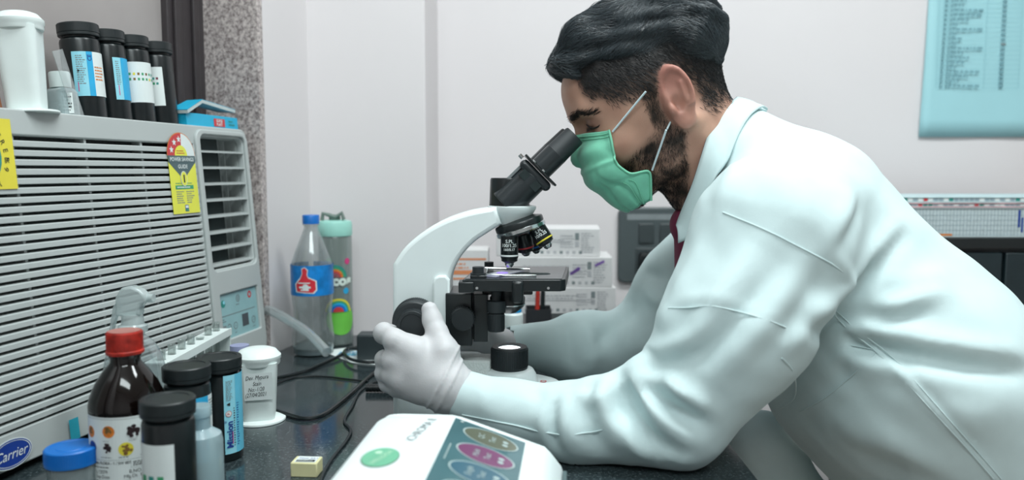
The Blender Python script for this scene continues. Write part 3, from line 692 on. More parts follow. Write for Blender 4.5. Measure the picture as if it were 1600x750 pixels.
# cola bottle and sipper bottle near the corner
L = at(487, 1.46); t = thing('cola_bottle', 'empty clear cola bottle with blue cap and thumbs up label in the corner', 'bottle', L)
mb = MB(); mb.lathe([(.018, .003), (.024, 0), (.033, .004), (.0375, .014), (.0385, .03), (.0365, .05), (.0345, .065), (.0345, .085), (.0365, .1), (.0380, .115), (.0380, .160), (.0365, .170), (.0290, .192), (.021, .212), (.0155, .226), (.0128, .233), (.0128, .238), (.0155, .239), (.0155, .241), (.0125, .242)], 56)
mb.build('body', clear_mat('cola_plastic', 'c3cccc', .16, .04), t)
mb = MB(); mb.lathe([(.0152, .2415), (.0152, .2565), (.0145, .2575), (0, .2575)], 40); mb.build('cap', M['blue'], t)
mb = MB(); mb.lathe([(.0360, .004), (.0362, .015), (0, .0155)], 30); mb.build('base_cup', clear_mat('cola_base', '78888c', .5, .05), t)
d = Decal(cylmap(.0382, facing(L))); lb = mat('cola_label_blue', '1278c0', .35, var=.35, scale=45)
d.rect(-.114, .113, .117, .168, lb, 1, 48)
fist = [(-.029, .1215), (.001, .1195), (.006, .125), (.0055, .140), (-.006, .1455), (-.022, .144), (-.031, .134)]
thumb = [(-.0225, .142), (-.007, .1455), (-.0095, .152), (-.0085, .160), (-.013, .1645), (-.018, .162), (-.0175, .154)]
red_ = mat('thumb_red', 'd3303d', .4)
for sc_, m_, ly in ((1.14, M['paper'], 2), (1.0, red_, 3)):
    for pts in (fist, thumb):
        cx, cy = sum(p[0] for p in pts)/len(pts), sum(p[1] for p in pts)/len(pts)
        q = [(cx+(x-cx)*(sc_ if pts is fist else sc_*1.12 if sc_ > 1 else 1), cy+(y-cy)*sc_) for x, y in pts]; d.poly([(cx, cy)]+q, [(0, i, i % len(q)+1) for i in range(1, len(q)+1)], m_, ly)
d.rect(-.024, .1275, -.003, .131, M['paper'], 4); d.rect(-.021, .123, -.006, .1255, M['paper'], 4); d.rect(-.026, .136, -.004, .138, M['paper'], 4); d.disc(-.012, .129, .006, M['paper'], 4)
d.build('label', t)
L = at(524, 1.545); t = thing('sipper_bottle', 'smoky plastic water bottle with mint lid and rainbow print behind the cola bottle', 'bottle', L)
mb = MB(); mb.lathe([(.029, 0), (.0315, .003), (.0318, .21), (.028, .216)], 48); mb.build('body', clear_mat('sipper_plastic', '7d8a86', .6, .12), t)
mint = mat('mint_plastic', '9fd9cc', .4)
mb = MB(); mb.lathe([(.0325, .213), (.0330, .215), (.0330, .236), (.031, .241), (.020, .243), (0, .243)], 48); mb.build('lid', mint, t)
mb = MB(); mb.tube([(-.022, -.01, .243), (-.02, -.01, .256), (-.008, -.01, .253), (.004, -.01, .249), (.016, -.01, .257), (.02, -.01, .244)], .004, 10); mb.lathe([(.011, .242), (.011, .251), (.0, .254)], 24); mb.build('spout_handle', mat('grey_green_plastic', '6f7f78', .5), t)
d = Decal(cylmap(.0318, facing(L)))
d.disc(.010, .052, .030, mat('print_green', '6cc04a', .5), 1, ry=.029, n=40)
for k, m_ in enumerate((M['yellow'], M['green'], M['cyan'], M['blue'], M['redink'])): d.disc(.004, .068, .026-.004*k, m_, 2+k, a0=0, a1=180, n=30)
for k, m_ in enumerate((M['teal'], M['green'], M['orange'], M['redink'])): d.disc(-.002, .135, .024-.004*k, m_, 2+k, a0=0, a1=180, n=30)
d.disc(-.002, .135, .009, clear, 7, a0=0, a1=180)
for k, ch in enumerate('cocos'): d.text(ch, -.028+.0135*k, .126, .026, mat('print_white', 'd8e6dc', .5), 8, center=True, bold=.06)
d.disc(.024, .165, .006, M['pink'], 2); d.disc(-.012, .168, .005, M['green'], 2); d.disc(.02, .108, .006, M['cyan'], 2)
d.build('print', t)
# clear hose / sleeve, flat papers, adaptor, cables
t = thing('clear_hose', 'thick clear plastic hose drooping from the window onto the table', 'hose', tuple(P(450, 505, 1.40)))
hp_ = [P(417, 484, 1.435), P(430, 489, 1.42), P(452, 501, 1.39), P(480, 519, 1.36), P(500, 539, 1.33), P(512, 552, 1.31)]; hs_ = []
for i in range(5):
    a, b, c, e = hp_[max(i-1, 0)], hp_[i], hp_[i+1], hp_[min(i+2, 5)]
    for k in range(5): u = k/5; hs_.append(.5*((2*b)+(-a+c)*u+(2*a-5*b+4*c-e)*u*u+(-a+3*b-3*c+e)*u**3))
mb = MB(); mb.tube(hs_, .0085, 18); mb.build('sleeve', clear_mat('hose_plastic', 'd3dcdd', .22, .06), t, world=True)
t = thing('paper_sheet', 'crumpled white printed sheet lying under the black cables', 'paper', (0, 0, 0))
mb = MB(); ps = [T(503, 548, .0018), T(560, 541, .0018), T(606, 556, .0018), T(600, 571, .0018), T(548, 566, .0018)]
n = 5; mb.add([tuple(p) for p in ps]+[(p[0], p[1], p[2]-.0012) for p in ps], [(0, 1, 2, 3, 4), (9, 8, 7, 6, 5)]+[(i, 5+i, 5+(i+1) % 5, (i+1) % 5) for i in range(5)]); mb.build('sheet', M['paper'], t, smooth=False, world=True)
c = (ps[1]+ps[4])/2; d = Decal(planar(frame(tuple(c+np.array([0, 0, .0003])), (1, 0, 0), (0, 1, 0)))); d.rect(-.02, -.01, .01, 0, M['lcyan'], 1); d.scrib(-.03, -.02, .03, .02, 5, M['cyan'], 2, wl=.004); d.build('print', t)
q = P(583, 545, 1.42); t = thing('power_adaptor', 'small black power adaptor standing behind the gloved fingers', 'adaptor', (q[0], 1.42, .001))
mb = MB(); mb.box((-.026, -.02, 0), (.04, .02, .046)); mb.build('case', mat('adaptor_black', '2b3437', .4), t, bevel=.003)
def cable(pxs, label, r=.0024, z=None, name='black_cable', col='blackp', ymode=None):
    pts = []
    for i, p in enumerate(pxs):
        zz = r+.0003 if len(p) < 3 else p[2]+r
        pts.append(T(p[0], p[1], zz))
    # catmull-rom
    out = []; n = len(pts)
    for i in range(n-1):
        p0, p1, p2, p3 = pts[max(i-1, 0)], pts[i], pts[i+1], pts[min(i+2, n-1)]
        for k in range(6):
            u = k/6; out.append(.5*((2*p1)+(-p0+p2)*u+(2*p0-5*p1+4*p2-p3)*u*u+(-p0+3*p1-3*p2+p3)*u**3))
    out.append(pts[-1]); mb = MB(); mb.tube(out, r, 8); o = mb.build(name, M[col]); tag(o, label, 'cable', 'cables on the table'); return o
cable([(425, 592), (470, 582), (500, 570), (530, 556, .0025), (545, 546, .004), (570, 541, .004), (600, 547, .004), (608, 560, .004), (580, 566, .006), (550, 562, .006), (538, 552, .006), (545, 545, .009), (575, 548, .009), (612, 560, .004)], 'black cable looping over the white sheet by the adaptor', .0030)
cable([(426, 640), (450, 648), (475, 654), (500, 650), (525, 634), (548, 615), (575, 590), (600, 572)], 'thick black cable curving from the white staining jar to the hand', .0030)
cable([(612, 590), (585, 597), (562, 612), (550, 635), (538, 657), (548, 672), (540, 690), (520, 715), (506, 738), (498, 760)], 'thin grey black cable running down beside the analyser', .0019, col='rubber')
cable([(425, 602), (460, 590), (500, 588), (540, 592), (575, 596)], 'thin dark cable lying behind the thick curved one', .0016)
q0, q1 = T(572, 606, .007), T(622, 606, .007); t = thing('cable_plug', 'black ribbed cable plug lying below the gloved hand', 'plug', tuple(q0)); mb = MB()
for k in range(9): a = q0+(q1-q0)*k/9; b = q0+(q1-q0)*(k+.75)/9; mb.cyl(a, b, .0062, seg=14); 
mb.cyl(q0, q1, .0052, seg=14); mb.build('sleeve', M['blackp'], t, world=True)
q = T(628, 628, .0); t = thing('cable_clip', 'small black clip standing on the table behind the analyser', 'clip', tuple(q)); mb = MB(); mb.prism([(-.004, 0), (.018, 0), (.004, .006), (-.002, .02), (-.008, .02)], 0, .006, M=frame((0, 0, 0), (1, 0, 0), (0, 0, 1))); mb.build('clip', M['blackp'], t, bevel=.0006)
# eraser
q = T(477, 744); t = thing('eraser', 'small cream block eraser with printed top lying on the table', 'eraser', (q[0], q[1]+.006, 0), Matrix.Rotation(math.radians(-4), 3, 'Z'))
mb = MB(); mb.box((-.015, -.010, 0), (.015, .012, .0165)); mb.build('block', mat('eraser_cream', 'd9d5a6', .6, var=.04), t, bevel=.0012)
d = Decal(planar(frame((0, 0, .0166), (1, 0, 0), (0, 1, 0)))); d.rect(-.0115, -.008, .0125, .010, M['paper'], 1); d.rect(-.010, -.0065, .011, -.0005, M['ink'], 2); d.scrib(-.009, -.0055, .010, -.001, 2, M['paper'], 3, wl=.001); d.text('New 2A1', -.009, .002, .0055, M['navy'], 2); d.build('print', t)

# ============================================================ MICROSCOPE
YM = 1.08; mo = P(760, 658, YM)
mic = thing('microscope', 'white and black compound microscope standing on the black table', 'microscope', (float(mo[0]), YM, 0))
def mx(px, Y=YM): return float(P(px, 400, Y)[0])
def mz(py, Y=YM): return float(P(800, py, Y)[2])
def V2(px, py, Y=YM): p = P(px, py, Y); return (float(p[0]), float(p[2]))
XZ = Matrix(((1, 0, 0, 0), (0, 0, -1, 0), (0, 1, 0, 0), (0, 0, 0, 1)))   # plate xy->xz, extrude along -y
def xzp(Y): return Matrix.Translation((0, Y, 0))@XZ
def smooth_poly(pts, n=5, closed=True):
    pts = [np.array(p) for p in pts]; N = len(pts); out = []
    for i in range(N):
        p0, p1, p2, p3 = pts[(i-1) % N], pts[i], pts[(i+1) % N], pts[(i+2) % N]
        for k in range(n): u = k/n; out.append(tuple(.5*((2*p1)+(-p0+p2)*u+(2*p0-5*p1+4*p2-p3)*u*u+(-p0+3*p1-3*p2+p3)*u**3)))
    return out
base_pts = []
bx0, bx1 = mx(622), mx(884)
for k in range(48):
    a = 2*math.pi*k/48; c, s_ = math.cos(a), math.sin(a); q = (abs(c)**4+abs(s_)**4)**(-.25) if c < 0 else (abs(c)**2.4+abs(s_)**2.4)**(-1/2.4)
    base_pts.append(((bx0+bx1)/2+(bx1-bx0)/2*c*q, YM+.075*s_*q*(1 if c < 0 else 1-.18*c)))
mb = MB(); n = 48; cxm = (bx0+bx1)/2; rings = [(.985, 0), (1, .003), (1, .028), (.985, .040), (.94, .047), (.86, .0495)]
vs = [(cxm+(x-cxm)*s_, YM+(y-YM)*s_, z) for s_, z in rings for x, y in base_pts]
mb.add(vs, [tuple(reversed(range(n))), tuple(range(5*n, 6*n))]+[(i*n+k, i*n+(k+1) % n, (i+1)*n+(k+1) % n, (i+1)*n+k) for i in range(5) for k in range(n)])
bs = mb.build('base', M['white'], mic, world=True)
fm = frame((mx(862, 1.03), 1.0395, .050), (.6, .6, 0), (0, .25, 1)); 
q = T(852, 600, .0498); d = Decal(planar(frame((q[0], q[1], .0497), (.15, 1, 0), (-1, .15, 0)))); d.text('MO', 0, 0, .012, M['redink'], 1, bold=.02); d.build('lettering', bs, world=True)
ix = mx(796); 
mb = MB(); mb.lathe([(.040, .0490), (.037, .060), (.033, .067), (.030, .0685), (0, .0685)], 48, M=Matrix.Translation((ix, YM, 0))); mb.build('lamp_housing', M['white'], mic, world=True)
zt = .0985
mb = MB(); mb.lathe([(.0245, .0685), (.0250, .070), (.0250, zt-.002), (.0240, zt), (.0165, zt), (.0158, zt-.003)], 60, M=Matrix.Translation((ix, YM, 0)))
for k in range(60): mb.box((.0245, -.0005, .072), (.0258, .0005, zt-.003), M=Matrix.Translation((ix, YM, 0))@Matrix.Rotation(2*math.pi*k/60, 4, 'Z'))
il = mb.build('illuminator', M['rubber'], mic, world=True)
mb = MB(); mb.lathe([(.0162, zt-.0025), (.012, zt-.0012), (0, zt-.0005)], 40, M=Matrix.Translation((ix, YM, 0))); mb.build('lit_lens', mat('lit_lens', 'ffffff', .3, emit='f2fdff', estr=1.6), il, world=True)
# arm: tall side body, curved neck
def crv(pts, n=6):
    pts = [np.array(p) for p in pts]; N_ = len(pts); out = []
    for i in range(N_-1):
        p0, p1, p2, p3 = pts[max(i-1, 0)], pts[i], pts[i+1], pts[min(i+2, N_-1)]
        for k in range(n): u = k/n; out.append(tuple(.5*((2*p1)+(-p0+p2)*u+(2*p0-5*p1+4*p2-p3)*u*u+(-p0+3*p1-3*p2+p3)*u**3)))
    return out+[tuple(pts[-1])]
arm = [V2(625, 640)]+crv([V2(625, 412), V2(642, 388), V2(668, 366), V2(700, 348), V2(735, 336), V2(772, 329)])+crv([V2(776, 345), V2(757, 357), V2(737, 371), V2(717, 393), V2(704, 417), V2(698, 440)])+[V2(697, 540), V2(700, 640)]
plate('arm', [arm], .056, M['white'], mic, xzp(YM), bev=.006, world=True)
plate('arm_front', [[V2(683, 640), V2(683, 440), V2(685, 432), V2(690, 429), V2(698, 429), V2(702, 434), V2(702, 640)]], .066, M['white'], mic, xzp(YM), bev=.003, world=True)
mb = MB(); mb.cyl((mx(696), YM-.02, mz(428)), (mx(698), YM-.02, mz(402)), .0028, seg=12); mb.cyl((mx(695), YM-.022, mz(429)), (mx(695), YM-.022, mz(424)), .006, seg=16); mb.build('tension_rod', M['chrome'], mic, world=True)
# focus knobs (near and far)
def knob(Yc, sgn, nm):
    K = Vector((mx(646, 1.02), Yc, mz(504, 1.02)))
    mb = MB(); rot = Matrix.Translation(K)@Matrix.Rotation(math.radians(90*sgn), 4, 'X')
    mb.lathe([(.018, -.018), (.0275, -.016), (.0290, -.014), (.0290, .000), (.0272, .001), (.0272, .003), (.0282, .004), (.0282, .011), (.0262, .013), (.0195, .014)], 72, M=rot)
    for k in range(72): mb.box((.0285, -.0006, -.013), (.0297, .0006, -.001), M=rot@Matrix.Rotation(2*math.pi*k/72, 4, 'Z'))
    a = mb.build('coarse_knob', M['rubber'], mic, world=True)
    mb = MB(); mb.lathe([(.0195, .013), (.0195, .028), (.0182, .030), (.0150, .030), (.0145, .029), (0, .029)], 60, M=rot)
    for k in range(64): mb.box((.0190, -.0004, .015), (.0202, .0004, .0285), M=rot@Matrix.Rotation(2*math.pi*k/64, 4, 'Z'))
    mb.build('fine_knob', M['rubber'], a, world=True)
knob(YM-.052, 1, ''); knob(YM+.052, -1, '')
# stage focusing block, rack
mb = MB(); mb.box((mx(699), YM-.036, mz(532)), (mx(739), YM+.036, mz(452))); sb = mb.build('stage_block', M['blackm'], mic, world=True, bevel=.0015)
mb = MB(); mb.box((mx(741), YM-.026, mz(528)), (mx(763), YM+.026, mz(455))); mb.box((mx(738), YM-.018, mz(526)), (mx(742), YM+.018, mz(455))); mb.build('stage_carrier', M['blackm'], mic, world=True, bevel=.001)
mb = MB(); K = Vector((mx(722, 1.03), YM-.036, mz(499, 1.03))); rot = Matrix.Translation(K)@Matrix.Rotation(math.radians(90), 4, 'X'); mb.lathe([(.0150, 0), (.0155, .002), (.0155, .013), (.0140, .0145), (0, .0145)], 32, M=rot)
for k in range(32): mb.box((.0152, -.0007, .002), (.0163, .0007, .0125), M=rot@Matrix.Rotation(2*math.pi*k/32, 4, 'Z'))
mb.build('condenser_knob', M['rubber'], mic, world=True)
# stage plate
sa = V2(738, 437, 1.01); z1 = mz(437, 1.01); z0 = mz(457, 1.01)
def stg(px, Y): return (mx(px, Y), Y)
st_top = [stg(722, 1.012), stg(876, 1.012), stg(884, 1.018), stg(889, 1.15), stg(745, 1.15)]
mb = MB(); mb.prism(st_top, z1-.0155, z1-.0005); stp = mb.build('stage', M['blackm'], mic, world=True, bevel=.0012)
mb = MB(); mb.prism([stg(727, 1.016), stg(878, 1.016), stg(885, 1.147), stg(750, 1.147)], z1-.0006, z1+.0004); mb.build('stage_surface', mat('stage_anodised', '3b4144', .22, metal=.3, var=.05), stp, world=True)
mb = MB(); mb.prism([stg(804, 1.055), stg(812, 1.05), stg(855, 1.058), stg(860, 1.064), stg(855, 1.071), stg(812, 1.074), stg(760, 1.078), stg(758, 1.06)], z1+.0004, z1+.0009); mb.build('light_slot', M['acin'], stp, world=True)
mb = MB(); mb.box((mx(800, 1.0), 1.004, z1-.030), (mx(818, 1.0), 1.016, z1-.001)); mb.build('stage_lug', M['blackm'], stp, world=True, bevel=.004)
for px in (745, 857): mb = MB(); mb.cyl((mx(px, 1.011), 1.0105, z1-.011), (mx(px, 1.011), 1.013, z1-.011), .0018, seg=12); mb.build('screw', M['chrome'], stp, world=True)
mb = MB(); mb.box((mx(716, 1.005), 1.003, z1-.016), (mx(740, 1.005), 1.03, z1-.0025)); mb.box((mx(735, 1.03), 1.02, z1), (mx(760, 1.03), 1.10, z1+.004)); mb.build('slide_carriage', M['blackm'], mic, world=True, bevel=.0012)
mb = MB(); mb.cyl((mx(747, 1.03), 1.03, z1+.003), (mx(747, 1.03), 1.03, z1+.014), .0075, seg=28); mb.cyl((mx(747, 1.03), 1.03, z1+.002), (mx(747, 1.03), 1.03, z1+.006), .010, seg=28); mb.build('carriage_knob', M['rubber'], mic, world=True)
mb = MB(); mb.cyl((mx(764, 1.12), 1.12, z1+.003), (mx(764, 1.12), 1.12, z1+.010), .0065, seg=24); mb.build('carriage_knob', M['rubber'], mic, world=True)
mb = MB(); mb.tube([(mx(758, 1.035), 1.035, z1+.004), (mx(790, 1.03), 1.030, z1+.003), (mx(838, 1.04), 1.038, z1+.002)], .0014, 8); mb.build('slide_clip', M['chrome'], mic, world=True); mb = MB(); mb.tube([(mx(758, 1.10), 1.10, z1+.004), (mx(800, 1.10), 1.098, z1+.003), (mx(828, 1.09), 1.095, z1+.003)], .0016, 8); mb.build('slide_clip', M['chrome'], mic, world=True)
# condenser and coaxial knobs
cx = mx(793)
mb = MB(); mb.lathe([(.012, z0-.036), (.020, z0-.030), (.0235, z0-.026), (.0240, z0-.016), (.0215, z0-.012), (.0215, z0-.004), (.026, z0-.002), (.026, z0+.004)], 48, M=Matrix.Translation((cx, YM-.01, 0))); mb.build('condenser', M['blackm'], mic, world=True)
mb = MB(); mb.lathe([(.0243, z0-.0255), (.0248, z0-.025), (.0248, z0-.0235), (.0243, z0-.023)], 48, M=Matrix.Translation((cx, YM-.01, 0))); mb.build('condenser_ring', M['chrome'], mic, world=True)
mb = MB(); mb.box((cx-.034, YM-.015, z0-.012), (cx+.034, YM+.03, z0-.003)); mb.build('condenser_fork', M['blackm'], mic, world=True, bevel=.002)
mb = MB(); kx = mx(775, 1.035); mb.lathe([(.0105, mz(517, 1.035)), (.0110, mz(515, 1.035)), (.0110, mz(490, 1.035)), (.0095, mz(488, 1.035)), (.0125, mz(487, 1.035)), (.0125, mz(470, 1.035)), (.006, mz(469, 1.035)), (.006, mz(455, 1.035))], 36, M=Matrix.Translation((kx, 1.035, 0)))
for k in range(36): mb.box((.0107, -.0005, mz(514, 1.035)), (.0114, .0005, mz(492, 1.035)), M=Matrix.Translation((kx, 1.035, 0))@Matrix.Rotation(2*math.pi*k/36, 4, 'Z'))
mb.build('stage_drive_knob', M['rubber'], mic, world=True)
# head: white cup, black trunk, inclined tubes
hx = mx(800)
mb = MB(); mb.lathe([(.018, mz(352)), (.0205, mz(348)), (.0225, mz(342)), (.029, mz(333)), (.0325, mz(326)), (.0325, mz(322)), (.029, mz(321)), (0, mz(321))], 48, M=Matrix.Translation((hx, YM, 0))); mb.build('head_mount', M['white'], mic, world=True)
mb = MB(); mb.lathe([(.0270, mz(321.5)), (.0265, mz(312)), (.0255, mz(281)), (.0245, mz(278)), (.023, mz(278))], 48, M=Matrix.Translation((mx(796), YM+.006, 0)), sx=1.02); mb.build('trunk', M['blackp'], mic, world=True)
hd = mat('head_black', '252c2f', .3, var=.06)
# inclined viewing head
a0 = P(806, 303, YM-.002); a1 = P(858, 252, YM-.002); a0[1] = a1[1] = YM-.002
ax_ = Vector(a1-a0).normalized()
def obox(c, L0, L1, hw, hy, M_, name, mt, bevel, parent=mic):
    ex = ax_; ey = Vector((0, 1, 0)); ez = ex.cross(ey)
    Mm = Matrix(((ex.x, ey.x, ez.x, c[0]), (ex.y, ey.y, ez.y, c[1]), (ex.z, ey.z, ez.z, c[2]), (0, 0, 0, 1)))
    mb = MB(); mb.box((L0, -hy, -abs(hw)), (L1, hy, abs(hw)), M=Mm); return mb.build(name, mt, parent, world=True, bevel=bevel, bseg=4)
a0v = Vector(a0)
pb = MB(); pb.cyl(a0v-ax_*.020, a0v+ax_*.040, .0215, seg=40); pb.cyl(a0v-ax_*.020+Vector((0, .016, 0)), a0v+ax_*.040+Vector((0, .016, 0)), .0215, seg=40)
obox(a0v+Vector((0, .008, 0)), -.012, .036, .0205, .024, None, 'viewing_head', hd, .008)
pb = MB(); pb.cyl(a0v-ax_*.021+Vector((0, -.006, 0)), a0v+ax_*.034+Vector((0, -.006, 0)), .0215, seg=44); pb.build('viewing_barrel', hd, mic, world=True, bevel=.0015)
side_ = ax_.cross(Vector((0, 1, 0)))
obox(a0v+Vector((0, .006, 0)), .029, .0425, .0262, .033, None, 'flange', hd, .007)
obox(a0v+Vector((0, .006, 0)), .044, .047, .0285, .036, None, 'flange', M['blackm'], .001)
obox(a0v+Vector((0, -.024, 0)), .020, .032, -.016, .003, None, 'scale_slot', M['acin'], .0005)
for q, (oy, oz, full) in enumerate(((-.014, 0.0, 1), (.050, -.001, 1))):
    b0 = a0v+ax_*.047+Vector((0, oy, 0))+side_*(.001+(.003 if oy > 0 else 0)); 
    mb = MB(); mb.cyl(b0, b0+ax_*.030, .0160, seg=40); e = mb.build('eye_tube', hd, mic, world=True, bevel=.0008)
    mb = MB(); Mx = Matrix.Translation(b0+ax_*.029)@ax_.to_track_quat('Z', 'Y').to_matrix().to_4x4(); mb.lathe([(.0163, 0), (.0158, .001), (.0148, .032), (.0138, .034), (.011, .034), (.0095, .031), (0, .031)], 40, M=Mx); mb.build('eyepiece', M['rubber'], e, world=True)
for (l, w_) in ((.0465, -.003), (.0465, .014), (.040, .028)):
    c = a0v+ax_*l+Vector((0, -.028 if l > .041 else -.01, 0))+side_*w_; mb = MB(); mb.cyl(c, c+(ax_*.002 if l > .041 else side_*.006), .0028, seg=14); mb.build('screw', M['chrome'], mic, world=True)
mb = MB(); c = a0v+ax_*.012+side_*.021+Vector((0, -.010, 0)); ey = Vector((0, 1, 0))
mb2 = MB(); Mm = Matrix(((ax_.x, 0, side_.x, c[0]), (ax_.y, 1, side_.y, c[1]), (ax_.z, 0, side_.z, c[2]), (0, 0, 0, 1))); mb2.box((-.012, -.006, -.001), (.030, .006, .003), M=Mm); mb2.build('dovetail', mat('grey_metal', '8b9496', .35, metal=.5), mic, world=True, bevel=.0005)
# nosepiece
ndir = Vector((.30, 0, -.95)).normalized(); nc = Vector((mx(812), YM, mz(352)))
def nz(prof, name, m_, par=mic): mb = MB(); mb.lathe(prof, 56, M=Matrix.Translation(nc)@ndir.to_track_quat('Z', 'Y').to_matrix().to_4x4()); return mb.build(name, m_, par, world=True)
nz([(.020, -.010), (.0325, -.006), (.0335, -.004), (.0335, .001), (.0325, .002)], 'nosepiece', M['blackm'])
nz([(.0325, .0015), (.0345, .003), (.0345, .0075), (.033, .009), (.022, .0115), (.018, .014), (0, .014)], 'nosepiece_ring', M['chrome'])
def objective(p, dr, L, r, band, mt, txt=None, tip=.004, full=True):
    p = Vector(p); dr = Vector(dr).normalized(); Mx = Matrix.Translation(p)@dr.to_track_quat('Z', 'Y').to_matrix().to_4x4()
    mb = MB(); mb.lathe([(r*.86, -.012), (r*.86, 0), (r, .001), (r, L*.80), (r*.92, L*.86), (r*.92, L*.93), (r*.55, L), (r*.5, L+.0005)], 44, M=Mx); o = mb.build('objective', M['blackp'], mic, world=True)
    mb = MB(); mb.lathe([(r+.0001, L*.70), (r+.0004, L*.70+.0004), (r+.0004, L*.70+.0018), (r+.0001, L*.70+.0022)], 44, M=Mx); mb.build('colour_band', mt, o, world=True)
    mb = MB(); mb.lathe([(r*.52, L), (r*.50, L+tip), (r*.30, L+tip+.003), (0, L+tip+.003)], 28, M=Mx); mb.build('front_lens', M['chrome'], o, world=True)
    if txt:
        q = 0
        # wrap lettering round the barrel, upright when the barrel points down
        inv = Mx.inverted(); cl = inv@Vector(C0); ph = math.atan2(cl.y, cl.x)
        def fn(u, v, off, Mx=Mx, ph=ph): a = ph-u/r; return tuple(Mx@Vector(((r+off+.0001)*math.cos(a), (r+off+.0001)*math.sin(a), -v)))
        d = Decal(fn)
        for i, s_ in enumerate(txt): d.text(s_, 0, -L*.12-.0055*(i+.5), .0062 if i < 2 else .0045, M['paper'], 1, center=True, bold=.02)
        d.build('lettering', o, world=True)
bnd = M['paper']
objective((mx(796, 1.07), 1.062, mz(366)), (0, 0, -1), mz(366)-mz(408), .0118, None, bnd, ('S.PL', '100/1.25', '160/0.17'), tip=.003)
objective((mx(816), YM+.008, mz(362)), (.18, .15, -1), .030, .0122, None, M['redink'], tip=.002)
objective((mx(831), YM+.030, mz(366)), (.25, .2, -.9), .026, .0115, None, M['blue'], tip=.002)
objective((mx(838), YM-.006, mz(355)), (.52, -.12, -.82), .0265, .0122, None, M['yellow'], ('S.PL', '10/0.25'), tip=.003)
# glass slide on the stage
q = P(786, 426, 1.06)
t = thing('glass_slide', 'thin glass slide with glowing violet stain lying on the microscope stage', 'slide', (mx(785, 1.06), 1.06, z1+.0012), Matrix.Rotation(math.radians(58), 3, 'Z'))
mb = MB(); mb.box((-.036, -.0125, 0), (.036, .0125, .0012)); mb.build('glass', clear_mat('slide_glass', 'd7d6ea', .45, .03), t)
mb = MB(); mb.lathe([(0, .0013), (.008, .0013), (.0075, .0016), (0, .0016)], 24); mb.build('glowing_smear', mat('violet_stain_glow', '9b7fd6', .4, emit='8f6bff', estr=.35), t)  # stain colour plus added emission for lamp light coming through the slide
# foam block on the base behind the lamp
t = thing('foam_block', 'rough white foam block lying on the microscope base behind the lamp', 'block', (float(P(741, 560, 1.085)[0]), 1.085, .0495), Matrix.Rotation(math.radians(-6), 3, 'Z'))
mb = MB(); mb.box((-.0245, -.020, 0), (.0245, .024, .033)); mb.build('foam', mat('white_foam', 'd2d8d6', .9, var=.06, scale=300, bump=.8, bscale=350), t, bevel=.003)

# ============================================================ ANALYSER
RA = Matrix.Rotation(math.radians(-4.6), 3, 'Z')
aB = T(590, 646, .09); an = thing('analyser', 'white desktop analyser with tilted touch screen in the foreground', 'analyser', (float(aB[0]), float(aB[1]), 0), RA)
# cross-section in local x (to the right), z; extruded along -y (towards the camera)
x1, x2, zs = .078, .172, .060
sec = [(0.0, .004), (.004, 0), (.192, 0), (.194, .006), (.192, .030), (.189, .040), (.178, .054), (x2, zs), (x1+.01, .0885), (x1, .0905), (.012, .0905), (.004, .087), (0, .078)]
Ld = .27
def rnd(i, n=8): pass
mb = MB(); ns = len(sec); Rb = .030; rows = []
for k in range(9):            # rounded back-left corner: the left side steps in as y approaches the back
    a = math.radians(90*k/8); rows.append((Rb*(1-math.cos(a)), -Rb*(1-math.sin(a))))
vs = []
ys = [(dx_, dy) for dx_, dy in reversed([(Rb*(1-math.sin(math.radians(90*k/8))), -Rb*(1-math.cos(math.radians(90*k/8)))) for k in range(9)])]
prof_y = [(0, -Ld)]+ys
for ins, y in prof_y:
    for x, z in sec: vs.append((max(x, ins) if x < .05 else x, y, z))
nr = len(prof_y); fs = [tuple(range(ns)), tuple(reversed(range((nr-1)*ns, nr*ns)))]+[(i*ns+k, (i+1)*ns+k, (i+1)*ns+(k+1) % ns, i*ns+(k+1) % ns) for i in range(nr-1) for k in range(ns)]
mb.add(vs, [tuple(reversed(f)) for f in fs]); mb.build('housing', M['white'], an, bevel=.004, bseg=3)
sl = math.atan2(.0885-zs, x2-x1-.01)
sM = Matrix.Translation((x1+.01, 0, .0885))@Matrix.Rotation(sl, 4, 'Y')
sL = math.hypot(x2-x1-.01, .0885-zs)
mb = MB(); mb.box((-.006, -Ld+.03, -.002), (sL-.020, -.010, .0006), M=sM); scr = mb.build('screen', mat('screen_glass', '4d7076', .12, var=.12, scale=14), an, bevel=.0004)
d = Decal(planar(sM@frame((0, 0, .0008), (0, 1, 0), (-1, 0, 0))))   # text reads from the right hand side: u along +y, v along -x
pc = (mat('screen_olive', '63695a', .2), mat('screen_magenta', '78496c', .2), mat('screen_blue', '3f6677', .2), mat('screen_olive', '6e7560', .2)); sw = mat('screen_white', 'a9bcbb', .3)
names = (('QC', 'Test'), ('Multi', 'Test'), ('Single', 'Test'), ('Set', 'Up'))
for k in range(4):
    u = -.036-.045*k; v = -(sL-.02)*.50
    d.disc(u, v, .0205, sw, 1, ry=.0285, n=40, inner=.94); d.disc(u, v, .0193, pc[k], 1, ry=.0268, n=40)
    d.text(names[k][0], u, v+.009, .0085, sw, 2, center=True); d.text(names[k][1], u, v-.002, .0085, sw, 2, center=True); d.disc(u-.004, v-.015, .003, sw, 2, n=14); d.disc(u+.004, v-.015, .003, sw, 2, n=14)
d.scrib(-.014, -.008, -.011, .002, 1, sw); d.disc(-.017, -.002, .002, sw, 2, n=10); d.scrib(-.12, -.002, -.08, .001, 1, sw)
d.build('screen_icons', scr)
d = Decal(planar(frame((0, 0, .0906), (.16, 1, 0), (-1, .16, 0)))); d.text('iCHROMA II', -.073, -.0665, .0135, M['grey'], 1, sx=.95); d.build('lettering', an)
